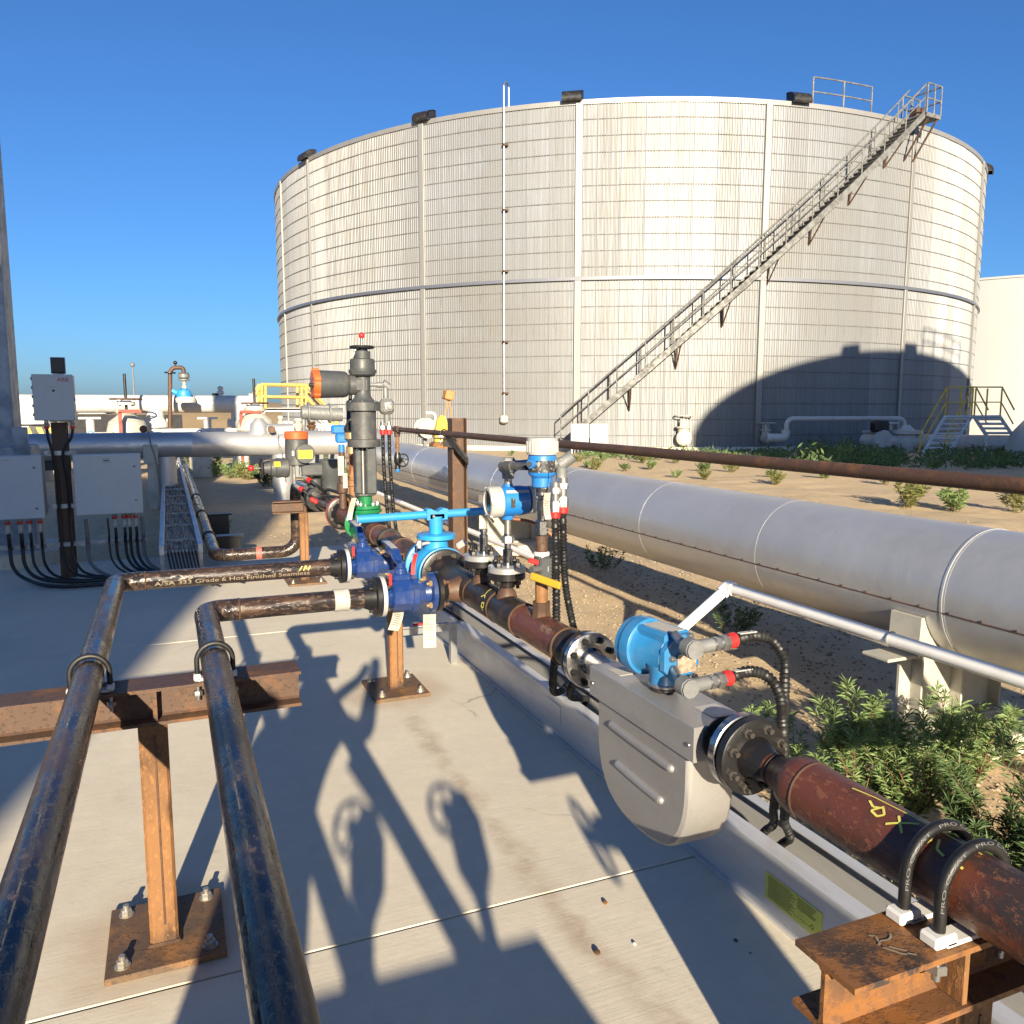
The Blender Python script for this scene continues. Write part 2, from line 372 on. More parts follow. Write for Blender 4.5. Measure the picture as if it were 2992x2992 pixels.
    def channel(s, p0, p1, d, bf, t=.004, up=(0, 0, 1), side=1):
        p0 = V(p0); p1 = V(p1); ax = (p1-p0).normalized(); up = V(up); sd = up.cross(ax).normalized()*side; up = up.normalized()
        P = [(0, 0), (bf, 0), (bf, t), (t, t), (t, d-t), (bf, d-t), (bf, d), (0, d)]
        return s.prism(P, p0, sd, up, ax, (p1-p0).length)
    def mesh(s, name, mat, base=(0, 0, 0), ang=38):
        me = bpy.data.meshes.new(name); b = V(base)
        me.from_pydata([tuple(p-b) for p in s.v], [], s.f)
        me.polygons.foreach_set('use_smooth', [True]*len(me.polygons)); me.set_sharp_from_angle(angle=R_(ang))
        me.materials.append(MATS[mat]); return me
def put(o, parent=None):
    COL.objects.link(o)
    if parent is not None: o.parent = parent
    return o
def setp(o, label=None, cat=None, group=None, kind=None):
    if label: o['label'] = label
    if cat: o['category'] = cat
    if group: o['group'] = group
    if kind: o['kind'] = kind
    return o
class Thing:
    def __init__(s, name, label, cat, base=(0, 0, 0), group=None):
        s.b = V(base); s.o = bpy.data.objects.new(name, None); s.o.empty_display_size = .1; s.o.location = s.b; put(s.o); setp(s.o, label, cat, group)
    def p(s, name, mb, mat, parent=None, label=None, ang=38):
        o = bpy.data.objects.new(name, mb.mesh(name, mat, s.b, ang)); put(o, parent or s.o)
        if label: o['label'] = label
        return o
    def i(s, name, me, loc, rot=None, parent=None, scale=None):   # shared mesh at a place
        o = bpy.data.objects.new(name, me); put(o, parent or s.o); o.location = V(loc)-s.b
        if rot is not None: o.rotation_euler = rot.to_euler()
        if scale: o.scale = scale
        return o
def single(name, mb, mat, label, cat, base=(0, 0, 0), group=None, ang=38):
    o = bpy.data.objects.new(name, mb.mesh(name, mat, base, ang)); o.location = base; put(o); return setp(o, label, cat, group)
def struct(name, mb, mat, parent=None, ang=38):
    o = bpy.data.objects.new(name, mb.mesh(name, mat, (0, 0, 0), ang)); put(o, parent)
    if parent is None: o['kind'] = 'structure'
    return o
_M = {}
def rot_to(ax): return V((0, 0, 1)).rotation_difference(V(ax)).to_matrix()
def hexmesh(r, h, mat, stud=0):
    k = ('h', r, h, mat, stud)
    if k not in _M:
        m = MB().hexn((0, 0, 0), (0, 0, 1), r, h)
        if stud: m.cyl((0, 0, h*.98), (0, 0, h+stud), r*.52, seg=10)
        _M[k] = m.mesh('bolt', mat)
    return _M[k]
def bolts(T, c, ax, R, n, r, h, mat, a0=.3, stud=.008, name='bolt', parent=None, both=None):
    a, u, w = frame(ax); me = hexmesh(r, h, mat, stud); q = rot_to(a)
    for i in range(n):
        t = a0+2*math.pi*i/n; d = (u*math.cos(t)+w*math.sin(t))*R
        T.i(name, me, V(c)+d, q, parent)
        if both: T.i(name, me, V(c)-a*both+d, rot_to(-a), parent)
def textpts(s, size, ax='LEFT'):
    cu = bpy.data.curves.new('t', 'FONT'); cu.body = s; cu.size = size; cu.align_x = ax; cu.resolution_u = 3
    o = bpy.data.objects.new('t', cu); COL.objects.link(o); dg = bpy.context.evaluated_depsgraph_get(); dg.update()
    me = bpy.data.meshes.new_from_object(o.evaluated_get(dg)); vs = [v.co.copy() for v in me.vertices]; fs = [tuple(p.vertices) for p in me.polygons]
    bpy.data.objects.remove(o); bpy.data.curves.remove(cu); bpy.data.meshes.remove(me); return vs, fs
def text(s, size, o, u, v, ax='LEFT'):
    vs, fs = textpts(s, size, ax); return MB().add([V(o)+V(u)*p.x+V(v)*p.y for p in vs], fs)
def strokes(lines, w, fn):      # painted strokes: polylines in (a,b) mapped by fn onto a surface
    m = MB()
    for ln in lines:
        for k in range(len(ln)-1):
            p = V((*ln[k], 0)); q = V((*ln[k+1], 0)); d = (q-p)
            if d.length < 1e-6: continue
            d.normalize(); nrm = V((-d.y, d.x, 0))*w*.5; n = max(1, int((q-p).length/.012)); ws = [p.lerp(q, i/n) for i in range(n+1)]
            vs = []; fs = []
            for i, c in enumerate(ws): vs += [fn(*(c+nrm).xy), fn(*(c-nrm).xy)]
            for i in range(n): fs.append((2*i, 2*i+1, 2*i+3, 2*i+2))
            m.add(vs, fs)
    return m
def on_cyl_y(X, Z, r, lift=.0012):     # (a: along +Y, b: arc upwards round the camera side) on a pipe lying along Y
    def fn(a, b):
        t = math.pi - b/r
        return V((X+(r+lift)*math.cos(t), a, Z+(r+lift)*math.sin(t)))
    return fn
def on_cyl_x(Y, Z, r, lift=.0012):     # on a pipe lying along X, seen from -Y
    def fn(a, b):
        t = b/r
        return V((a, Y-(r+lift)*math.cos(t), Z+(r+lift)*math.sin(t)))
    return fn
def corrugated(pts, r, pitch=.011, amp=.0022, bend=0.0, seg=12):   # ribbed flexible conduit
    m = MB(); P = [V(p) for p in pts]; step = pitch/3; Q = [P[0]]
    for a, b in zip(P[:-1], P[1:]):
        n = max(1, int((b-a).length/step))
        for i in range(1, n+1): Q.append(a.lerp(b, i/n))
    return m.tube(Q, r, seg, rfun=lambda s: r+amp*math.sin(2*math.pi*s/pitch))
def spline(pts, n=10):
    P = [V(p) for p in pts]; out = []
    for i in range(len(P)-1):
        a = P[max(i-1, 0)]; b = P[i]; c = P[i+1]; d = P[min(i+2, len(P)-1)]
        for k in range(n):
            t = k/n; out.append(.5*((2*b)+(c-a)*t+(2*a-5*b+4*c-d)*t*t+(3*b-a-3*c+d)*t**3))
    out.append(P[-1]); return out
# ================================================================== SETTING
def grid(lo, hi, fine0, fine1, step):
    a = []; t = fine0
    while t <= fine1+1e-6: a.append(t); t += step
    d = step; t = fine0; b = []
    while t > lo: d *= 1.35; t = max(lo, t-d); b.append(t)
    d = step; t = a[-1]; c = []
    while t < hi: d *= 1.35; t = min(hi, t+d); c.append(t)
    return b[::-1]+a+c
gx = grid(-1400, 1400, -6, 12, .11); gy = grid(-1400, 1400, -1, 20, .13)
def gz(x, y):
    if -10 < x < 2.12 and -6.5 < y < 9.65: return -.075
    q = V((x, y, 0)); e = min(1, max(0, (x-2.05)/.5)) if y < 9.6 else 1
    f = 1 if abs(x) < 60 and abs(y) < 80 else 0
    return -.062+e*f*(.045*noise.noise(q*.55)+.022*noise.noise(q*1.9)+.010*noise.noise(q*5.3)-.006)
g = MB(); nx = len(gx)
g.add([(x, y, gz(x, y)) for y in gy for x in gx], [(j*nx+i, j*nx+i+1, (j+1)*nx+i+1, (j+1)*nx+i) for j in range(len(gy)-1) for i in range(nx-1)])
struct('ground', g, 'sand')
pad = struct('concrete_pad', MB().box((-3.5, 2.0, -.115), (11.3, 15.4, .03)), 'concrete')
ys = [-5.6, -1.35, 2.30, 5.95, 9.55]; xs = [-9.1, -3.6, 2.02]
for j in range(len(ys)-1):
    for i in range(2):
        struct('slab', MB().box(((xs[i]+xs[i+1])/2, (ys[j]+ys[j+1])/2, -.05), (xs[i+1]-xs[i]-.009, ys[j+1]-ys[j]-.009, .1), .003), 'concrete', pad)
# low earth berm round the far side of the yard
b = MB(); n = 90
prof = [(-5, -.07), (-1.6, 1.3), (1.6, 1.3), (6, -.07)]
vs = []; fs = []
for i in range(n+1):
    x = -140+i*2.6
    for k, (dy, z) in enumerate(prof):
        h = z*(1+.25*noise.noise(V((x*.07, k, 3))))
        vs.append((x, 62+dy+4*noise.noise(V((x*.03, 1, 0))), h if z > 0 else -.07))
for i in range(n):
    for k in range(3): fs.append((i*4+k, i*4+4+k, i*4+5+k, i*4+1+k))
b.add(vs, fs); struct('earth_berm', b, 'dryberm')
b = MB(); vs = []; fs = []
for i in range(81):
    x = -900+i*22.5; h = 10+10*noise.noise(V((x*.004, 0, 7)))+4*noise.noise(V((x*.02, 2, 7)))
    vs += [(x, 760, -.2), (x, 800, max(2, h)), (x, 900, -.2)]
for i in range(80): fs += [(i*3, i*3+3, i*3+4, i*3+1), (i*3+1, i*3+4, i*3+5, i*3+2)]
b.add(vs, fs); struct('hills', b, 'dryberm')

# ------------------------------------------------------------------ the big insulated tank
TC = V((25.606, 45.258, 0)); TR = 19.76; TH = 13.0
def tk(deg, z, off=0.0): return V((TC.x+(TR+off)*math.cos(R_(deg)), TC.y+(TR+off)*math.sin(R_(deg)), z))
tank = Thing('storage_tank', 'huge round silver ribbed storage tank with outside staircase', 'tank', TC)
tank.p('shell', MB().lathe(TC+V((0, 0, -.06)), (0, 0, 1), [(0, TR-.14), (TH+.02, TR-.14)], 180), 'castgrey')
tank.p('roof', MB().lathe(TC, (0, 0, 1), [(TH-.05, TR-.16), (TH+.03, TR-.2), (TH+1.0, .4)], 120), 'castgrey')
NS = 138; da = 2*math.pi/NS
def sheet(h):
    m = MB(); vs = []; fs = []; nr = 9; k = nr*6
    for i in range(k+1):
        t = -da/2*1.03+da*1.03*i/k; ph = (i % 6)/6
        d = .022*(0 if ph < .34 else (1 if .5 <= ph < .84 else .5))
        for z in (0, h): vs.append((( TR-.03+d)*math.cos(t), (TR-.03+d)*math.sin(t), z))
    for i in range(k): fs.append((2*i, 2*i+2, 2*i+3, 2*i+1))
    return m.add(vs, fs).mesh('cladding_sheet', 'tanksheet', ang=20)
for z0, h in ((.12, 6.42), (6.56, 6.40)):
    me = sheet(h)
    for i in range(NS):
        o = bpy.data.objects.new('cladding_sheet', me); put(o, tank.o); o.location = (0, 0, z0)
        o.rotation_euler = (0, 0, da*i); s = 1+random.uniform(-.0003, .0003); o.scale = (s, s, 1)
bm = MB().lathe((0, 0, 0), (0, 0, 1), [(-.016, TR-.02), (-.016, TR+.006), (.016, TR+.006), (.016, TR-.02)], 200, False).mesh('strap', 'strapgrey')
zz = [.55+.615*i for i in range(10)]+[6.95+.595*i for i in range(10)]
for z in zz: tank.i('strap', bm, TC+V((0, 0, z)))
tank.p('wind_girder', MB().lathe(TC, (0, 0, 1), [(6.45, TR-.02), (6.45, TR+.10), (6.58, TR+.06), (6.58, TR-.02)], 200, False), 'galv')
tank.p('top_rim', MB().lathe(TC, (0, 0, 1), [(TH-.17, TR-.02), (TH-.17, TR+.03), (TH, TR+.04), (TH+.02, TR-.25)], 200, False), 'alumdull')
tank.p('foundation_ring', MB().lathe(TC, (0, 0, 1), [(-.08, TR+.35), (.10, TR+.3), (.12, TR-.1)], 160, False), 'concrete')
for d, wd in ((-176.5, .10), (-164.4, .13), (-142.3, .22), (-123.2, .26), (-102.6, .24), (-82.0, .18), (-60, .2), (-38, .2)):
    a, u = V((math.cos(R_(d)), math.sin(R_(d)), 0)), V((-math.sin(R_(d)), math.cos(R_(d)), 0))
    M = Matrix((a, u, V((0, 0, 1)))).transposed()
    tank.p('cover_strip', MB().box(tk(d, 3.3, .03), (.09, wd, 6.3), .01, M).box(tk(d, 9.75, .03), (.09, wd*1.04, 6.35), .01, M), 'alumdull')
def hood(T, p, a, wd=.75):     # curved black vent hood on the rim
    u = V((-a.y, a.x, 0)); pr = []
    for k in range(9):
        t = k/8*R_(100); pr.append((-.35+.62*math.sin(t), .38*math.cos(t)+.04))
    pr2 = [(x*.93-.02, z-.05) for x, z in pr[::-1]]
    m = MB().prism(pr+pr2, p-u*wd/2, a, (0, 0, 1), u, wd)
    for sgn in (-1, 1): m.prism(pr+[(-.35, .0)], p+u*sgn*(wd/2-.02), a, (0, 0, 1), u, .02)
    T.p('vent_hood', m, 'black')
for px, py in ((893, 486), (1235, 350), (1668, 290), (2340, 297), (2765, 395), (2893, 525)):
    best = min(range(-180, 0), key=lambda q: abs((lambda v: 1496+FPX*v.dot(RT)/v.dot(FW))(tk(q, TH)-V((0, 0, HC)))-px)+(0 if (tk(q, 0)-TC).dot(V((0, 0, 0))-TC) > -TR*0 or q < -178 else 0))
    hood(tank, tk(best, TH), V((math.cos(R_(best)), math.sin(R_(best)), 0)))
# gauge line with brackets
gl = MB().tube([tk(-131.6, 1.3, .12), tk(-131.6, TH+.75, .12), tk(-131.6, TH+.95, -.1), tk(-131.6, TH+.95, -.45), tk(-131.6, TH+.1, -.45)], .035, 8, .12)
tank.p('gauge_pipe', gl, 'galv'); tank.p('gauge_head', MB().lathe(tk(-131.6, 1.0, .12), (0, 0, 1), [(0, .09), (.06, .17), (.28, .17), (.34, .08)], 14), 'cream')
for z in (2.2, 4.2, 6.9, 9.2, 11.6): tank.p('gauge_bracket', MB().box(tk(-131.5, z, .07), (.2, .2, .07)), 'rustdark')
# staircase up the shell
A0, A1, Z0, Z1, W0, W1 = -124.6, -84.2, .25, 12.95, .22, .95
NT = 66
def ring(f, off, dz=0): return tk(A0+(A1-A0)*f, Z0+(Z1-Z0)*f+dz, off)
tr = MB().box((0, 0, 0), (.72, .24, .035)).mesh('tread', 'stairgrey')
for i in range(NT):
    f = (i+.5)/NT; a = A0+(A1-A0)*f
    tank.i('tread', tr, ring(f, (W0+W1)/2), Matrix.Rotation(R_(a), 3, 'Z'))
for off in (W0, W1):
    m = MB(); Q = [ring(k/60, off) for k in range(61)]; vs = []; fs = []
    for k, q in enumerate(Q):
        a = R_(A0+(A1-A0)*k/60); n = V((math.cos(a), math.sin(a), 0))*.02
        vs += [q-n+V((0, 0, -.17)), q+n+V((0, 0, -.17)), q+n+V((0, 0, .12)), q-n+V((0, 0, .12))]
    for k in range(60):
        for j in range(4): fs.append((k*4+j, k*4+(j+1) % 4, k*4+4+(j+1) % 4, k*4+4+j))
    tank.p('stringer', m.add(vs, fs), 'stairgrey')
    tank.p('handrail', MB().tube([ring(k/60, off, 1.08) for k in range(61)], .03, 8), 'stairgrey')
    tank.p('mid_rail', MB().tube([ring(k/60, off, .6) for k in range(61)], .022, 6), 'stairgrey')
    for k in range(15 if off == W1 else 12): tank.p('rail_post', MB().cyl(ring(k/14.0 if off == W1 else (k+.5)/12, off, .1), ring(k/14.0 if off == W1 else (k+.5)/12, off, 1.08), .025, seg=6), 'stairgrey')
for k in range(7):
    f = .18+.125*k
    tank.p('stair_bracket', MB().tube([ring(f, W1, -.12), ring(f, W0, -.16), tk(A0+(A1-A0)*f, Z0+(Z1-Z0)*f-1.0, .03)], .035, 6).tube([ring(f, W1, -.14), tk(A0+(A1-A0)*f, Z0+(Z1-Z0)*f-1.02, .05)], .03, 6), 'rustdark')
# top landing
lm = MB(); vs = []; fs = []
for k in range(7):
    a = A1+2.4*k/6
    for off in (-.2, 1.05):
        for dz in (-.12, .03): vs.append(tk(a, Z1+dz, off))
for k in range(6):
    o = k*4; fs += [(o, o+4, o+6, o+2), (o+1, o+3, o+7, o+5), (o, o+1, o+5, o+4), (o+2, o+6, o+7, o+3)]
fs += [(0, 2, 3, 1), (24, 25, 27, 26)]
tank.p('landing', lm.add(vs, fs), 'stairgrey')
L = [tk(A1, Z1, 1.03), tk(A1+1.2, Z1, 1.03), tk(A1+2.4, Z1, 1.03), tk(A1+2.4, Z1, -.2)]
for h in (.55, 1.1): tank.p('handrail', MB().tube([p+V((0, 0, h)) for p in L], .03, 8), 'stairgrey')
for p in L: tank.p('rail_post', MB().cyl(p, p+V((0, 0, 1.1)), .03, seg=6), 'stairgrey')
tank.p('landing_bracket', MB().tube([tk(A1+2, Z1-.1, 1.0), tk(A1+2, Z1-1.5, .03)], .04, 6).tube([tk(A1+.5, Z1-.1, 1.0), tk(A1+.5, Z1-1.5, .03)], .04, 6), 'rustdark')
tank.p('platform_box', MB().box(tk(A1+2.0, Z1+.35, .1), (.4, .4, .35), .03), 'rustdark')
for a0, a1 in ((-96.5, -88.0), (-82.6, -79.2)):
    Q = [tk(a0+(a1-a0)*k/8, TH, -.45) for k in range(9)]
    for h in (.62, 1.15): tank.p('handrail', MB().tube([q+V((0, 0, h)) for q in Q], .03, 8), 'stairgrey')
    for k in (0, 4, 8): tank.p('rail_post', MB().cyl(Q[k], Q[k]+V((0, 0, 1.15)), .035, seg=6), 'stairgrey')

# other tanks (one beside, two behind the photographer that shade the yard)
def plain_tank(label, c, r, h, hoods=(), rail=None):
    T = Thing('storage_tank', label, 'tank', c, 'plain storage tanks')
    T.p('shell', MB().lathe(V(c)+V((0, 0, -.06)), (0, 0, 1), [(0, r), (h, r)], 140), 'tankwhite')
    T.p('roof', MB().lathe(V(c)+V((0, 0, h)), (0, 0, 1), [(-.02, r-.01), (.0, r-.05), (.45, .4)], 100), 'tankwhite')
    T.p('top_rim', MB().lathe(V(c), (0, 0, 1), [(h-.12, r+.005), (h-.12, r+.06), (h+.01, r+.06), (h+.01, r-.1)], 140, False), 'tankwhite')
    for d in hoods: hood(T, V((c[0]+r*math.cos(R_(d)), c[1]+r*math.sin(R_(d)), h)), V((math.cos(R_(d)), math.sin(R_(d)), 0)))
    if rail:
        Q = [V((c[0]+(r-.3)*math.cos(R_(rail[0]+(rail[1]-rail[0])*k/8)), c[1]+(r-.3)*math.sin(R_(rail[0]+(rail[1]-rail[0])*k/8)), h)) for k in range(9)]
        for hh in (.6, 1.15): T.p('handrail', MB().tube([q+V((0, 0, hh)) for q in Q], .04, 6), 'galv')
        for q in Q[::2]: T.p('rail_post', MB().cyl(q, q+V((0, 0, 1.15)), .04, seg=6), 'galv')
    return T
plain_tank('plain white tank wall at the right edge, beyond the ribbed tank', (62.5, 45.5, 0), 18.5, 9.5, (-115, -140))
plain_tank('pale tank standing behind and right of the camera', (23.4, -18.6, 0), 14.6, 13.0, (60, 95, 110), (78, 92))
plain_tank('pale tank standing behind and left of the camera', (-13.6, -15.3, 0), 8.4, 9.4)
# ================================================================== NEAR PIPEWORK
ZP = .87; XM = 1.107
def stand(label, x, y, xa, xb, zb, zt, plate=(.325, .35), pc=None, post=.078, bw=.118, gus=True, mat='rust', pm='rustplate', bm_='rustdark'):
    T = Thing('pipe_support', label, 'pipe support', (x, y, 0), 'rusty steel pipe supports bolted to the slab')
    pc = pc or (x, y)
    T.p('base_plate', MB().box((pc[0], pc[1], .011), (*plate, .02), .002), pm)
    for sx in (-1, 1):
        for sy in (-1, 1):
            q = V((pc[0]+sx*(plate[0]/2-.045), pc[1]+sy*(plate[1]/2-.045), .0215))
            T.p('anchor_bolt', MB().lathe(q, (0, 0, 1), [(0, .022), (.003, .022)], 14).hexn(q+V((0, 0, .003)), (0, 0, 1), .0165, .017).cyl(q+V((0, 0, .02)), q+V((0, 0, .033)), .009, seg=10), 'steelnut')
    T.p('post', MB().box((x, y, (zb+.021)/2), (post, post, zb-.021), .008), mat)
    T.p('weld_seam', MB().box((x+.004, y-post/2-.0005, (zb+.05)/2), (.006, .003, zb-.12), .001), 'rustdark')
    T.p('weld_bead', MB().box((x, y, .026), (post+.016, post+.016, .012), .005), 'rustweld')
    T.p('beam', MB().ibeam((xa, y, (zb+zt)/2), (xb, y, (zb+zt)/2), zt-zb, bw, .0095, .008), bm_)
    if gus: T.p('stiffener', MB().box((x+.01, y-.0305, (zb+zt)/2), (.012, .05, zt-zb-.02), .001), 'rustdark')
    return T
stand('rusty T support under the two left foreground pipes', -.08, 2.51, -1.6, .337, .705, .813, pc=(-.074, 2.545), mat='rust', bm_='rustdark')
stand('rusty post on bolted plate below the blue flanged valve', 1.135, 4.425, 1.0, 1.27, .70, .79, plate=(.31, .36), pc=(1.133, 4.43), gus=False)
stand('rusty support under the far end of the meter run', 1.115, 7.62, .84, 1.35, .655, .765, plate=(.34, .34))
T = stand('heavily rusted I-beam support in the lower right corner', 1.13, .84, .845, 1.75, .69, .797, gus=False, mat='rust', bm_='rustbeam')
T.p('stiffener', MB().box((1.075, .81, .7435), (.01, .05, .086), .001), 'rust')
T.p('paint_scribble', strokes([[(.955, .862), (.962, .856), (.956, .842), (.95, .838)], [(.958, .845), (.975, .842), (.985, .847), (.987, .852)], [(.952, .832), (.965, .812), (.972, .806)], [(.962, .83), (.978, .812)], [(.975, .808), (.984, .80)]], .0035, lambda a, b: V((a, b, .7985))), 'markwhite')
# shade-free strut bracket beside the post
T = Thing('strut_bracket', 'small galvanised strut bracket with red clip beside the valve post', 'bracket', (1.3, 4.75, 0))
T.p('strut', MB().channel((1.2, 4.75, .22), (1.62, 4.75, .22), .041, .041, .003), 'galv'); T.p('leg', MB().box((1.22, 4.78, .11), (.041, .041, .22)), 'galv'); T.p('leg', MB().box((1.60, 4.78, .11), (.041, .041, .22)), 'galv')
T.p('clip', MB().cyl((1.33, 4.75, .275), (1.40, 4.75, .275), .014, seg=10), 'red'); T.p('tube', MB().cyl((1.24, 4.73, .272), (1.55, 4.73, .272), .01, seg=8), 'zinc')

def weld(T, c, ax, r, mat='rustweld', w=.007): return T.p('weld', MB().torus(c, ax, r-.002, w*.5, 28, 6), mat)
def wneck(m, c, ax, rp, rf, t=.022, hub=.045):   # weld-neck flange, face at c, neck along ax
    return m.lathe(c, ax, [(0, rf*.55), (.002, rf*.6), (.002, rf-.003), (.005, rf), (t, rf), (t+.002, rf-.004), (t+.003, rp*1.5), (t+hub, rp*1.02)], 36)
# --- two left foreground pipes
RP = .039
for nm, X, Y, xe, lab in (('process_pipe', -.231, 3.77, .70, 'outer dark steel pipe at far left, bending right to the farther navy valve'),
                          ('process_pipe', .096, 3.09, .705, 'inner dark steel pipe left of centre, bending right to the nearer navy valve')):
    T = Thing(nm, lab, 'pipe', (X, 2.5, 0))
    e = .115
    T.p('straight_run', MB().cyl((X, -2.6, ZP), (X, Y-e, ZP), RP, seg=32), 'millpipe')
    T.p('cross_run', MB().cyl((X+e, Y, ZP), (xe-.035, Y, ZP), RP, seg=32), 'millpipex')
    T.p('elbow', MB().tube([(X, Y-e, ZP), (X, Y, ZP), (X+e, Y, ZP)], RP+.001, 32, e*.999, nb=14), 'millpipe')
    weld(T, (X+e, Y, ZP), (1, 0, 0), RP+.002, 'rustdark'); weld(T, (X, Y-e, ZP), (0, 1, 0), RP+.001, 'millpipe', .004)
    fl = T.p('flange', wneck(MB(), (xe+.03, Y, ZP), (-1, 0, 0), RP, .079), 'blacksteel')
    bolts(T, (xe+.006, Y, ZP), (-1, 0, 0), .062, 4, .0135, .014, 'blacksteel', .785, .014, parent=fl)
    if X < 0:
        vs, fs = textpts('A/SA 333 Grade 6 Hot Finished Seamless', .042)
        fn = on_cyl_x(Y, ZP, RP); k = .6/max(v.x for v in vs)
        T.p('stencil_lettering', MB().add([fn(X+.15+v.x*k*1.08, v.y*.62-.02) for v in vs], fs), 'markwhite')
        T.p('chalk_mark', strokes([[(.52, .0), (.535, .02)], [(.54, .0), (.55, .022), (.555, .005)], [(.56, .0), (.57, .02)]], .004, fn), 'markyellow')
    else:
        T.p('tape_wrap', MB().lathe((.555, Y, ZP), (1, 0, 0), [(0, RP+.001), (.002, RP+.004), (.03, RP+.003), (.055, RP+.005), (.058, RP+.001)], 28, False), 'paper')
# --- U-bolt clamps
def ubolt(label, X, Z, r, y0, zpad, ry=.0085, rot='X', mat='rubber', leg=.06, padw=.12, padd=.03, sleeve=True, marks=False):
    T = Thing('pipe_clamp', label, 'pipe clamp', (X, y0, zpad), 'black coated U-bolt clamps with white pads')
    rr = r+ry+.003; P = [V((X-rr, y0, zpad+.02))]+[V((X+rr*math.cos(math.pi-math.pi*k/18), y0, Z+rr*math.sin(math.pi-math.pi*k/18))) for k in range(19)]+[V((X+rr, y0, zpad+.02))]
    T.p('rod', MB().tube(P, ry, 12), mat)
    for sg in (-1, 1):
        T.p('shank', MB().cyl((X+sg*rr, y0, zpad-leg), (X+sg*rr, y0, zpad+.03), ry*.72, seg=10), 'zinc')
        T.p('nut', MB().hexn((X+sg*rr, y0, zpad-.045), (0, 0, 1), ry*1.7, .014), 'zinc')
    pm = MB()
    for sg in (-1, 1): pm.box((X+sg*(rr+.0), y0, zpad+.01), (padw-rr*1.0, padd, .02), .004)
    T.p('pad', pm.box((X, y0, zpad+.004), (rr*2, padd, .008), .001), 'padwhite')
    if marks:
        vs, fs = textpts('PRO COAT   PRO COAT', .009)
        k = .8*(math.pi*rr+.05)/max(v.x for v in vs); R2 = rr; rl = ry+.0008
        def fn(a, b):
            t = math.pi-(a-.02)/R2
            ctr = V((X+R2*math.cos(t), y0, Z+R2*math.sin(t))) if t < math.pi else V((X-R2, y0, Z-(t-math.pi)*R2))
            n = V((math.cos(t), 0, math.sin(t))) if t < math.pi else V((-1, 0, 0))
            q = b/rl-.9
            return ctr+(n*math.cos(q)+V((0, 1, 0))*math.sin(q))*rl
        T.p('rod_lettering', MB().add([fn(v.x*k, (v.y-.004)*.8) for v in vs], [f[::-1] for f in fs]), 'strapgrey')
    return T
ubolt('black U-bolt over the outer left pipe on the T support', -.231, ZP, RP, 2.48, .814, .0075, padw=.07)
ubolt('black U-bolt over the inner left pipe on the T support', .096, ZP, RP, 2.48, .814, .0075, padw=.07)
ubolt('farther of the two black U-bolts on the lower right pipe', XM, ZP, .0572, .872, .798, .0095, padw=.115, padd=.034, marks=True)
ubolt('nearer of the two black U-bolts on the lower right pipe', XM, ZP, .0572, .808, .798, .0095, padw=.115, padd=.034, marks=True)

# --- meter run (4 inch line along Y)
T = Thing('meter_run_pipe', 'rusty brown main pipe running from lower right to the green valve', 'pipe', (XM, 3, 0)); RM = .0572
near = T.p('near_pipe', MB().cyl((XM, -2.4, ZP), (XM, 1.15, ZP), RM, seg=40), 'rustpipe')
T.p('branch', MB().cyl((XM+.03, .54, ZP), (XM+1.4, .54, ZP), RM*.98, seg=32).lathe((XM+.03, .54, ZP), (1, 0, 0), [(0, RM*1.0), (.05, RM*1.0), (.075, RM*.98)], 32), 'rustpipe')
T.p('reducer', MB().lathe((XM, 1.15, ZP), (0, 1, 0), [(0, RM), (.025, RM+.001), (.05, RM*.92), (.075, .038), (.10, .0315), (.122, .0312)], 40), 'rustpipe')
weld(T, (XM, 1.15, ZP), (0, 1, 0), RM+.001, 'rustdark', .007); weld(T, (XM, 1.252, ZP), (0, 1, 0), .033, 'rustweld')
def fl(T, y, sgn, rp, rf, mat, n=8, t=.022, hub=.05, br=.011, a0=.4):
    o = T.p('flange', wneck(MB(), (XM, y, ZP), (0, sgn, 0), rp, rf, t, hub), mat)
    bolts(T, (XM, y+sgn*t, ZP), (0, sgn, 0), rf*.79, n, br, .012, 'boltdark', a0, .012, parent=o)
fl(T, 1.345, -1, .031, .083, 'blacksteel', 8, .024, .055, .0115)
fl(T, 2.068, 1, .04, .08, 'blacksteel', 8, .018, .035, .0105)
T.p('reducer', MB().lathe((XM, 2.11, ZP), (0, 1, 0), [(0, .042), (.03, .048), (.06, RM), (.085, RM)], 36), 'fitting')
T.p('middle_pipe', MB().cyl((XM, 2.195, ZP), (XM, 2.53, ZP), RM, seg=36), 'rustpipe')
T.p('tee_fitting', MB().lathe((XM, 2.53, ZP), (0, 1, 0), [(0, RM), (.01, RM+.004), (.20, RM+.004), (.21, RM)], 36), 'fitting')
T.p('tee_fitting', MB().lathe((XM, 2.76, ZP), (0, 1, 0), [(0, RM), (.01, RM+.004), (.23, RM+.004), (.24, RM)], 36), 'fitting')
T.p('tee_fitting', MB().lathe((XM, 3.0, ZP), (0, 1, 0), [(0, RM), (.01, RM+.005), (.33, RM+.005), (.34, RM)], 36), 'fitting')
for y in (2.195, 2.53, 2.745, 3.0): weld(T, (XM, y, ZP), (0, 1, 0), RM+.003, 'rustweld', .010)
fl(T, 3.42, -1, RM, .112, 'blacksteel', 8, .024, .06, .013)
fl(T, 3.665, 1, RM, .112, 'blacksteel', 8, .024, .06, .013)
T.p('middle_pipe', MB().cyl((XM, 3.74, ZP), (XM, 4.74, ZP), RM, seg=36), 'rustpipe')
for y in (3.76, 4.1, 4.62): weld(T, (XM, y, ZP), (0, 1, 0), RM+.003, 'rustdark', .012)
T.p('clamp_band', MB().lathe((XM, 4.38, ZP), (0, 1, 0), [(0, RM), (.0, RM+.014), (.03, RM+.014), (.03, RM)], 32, False), 'rubber')
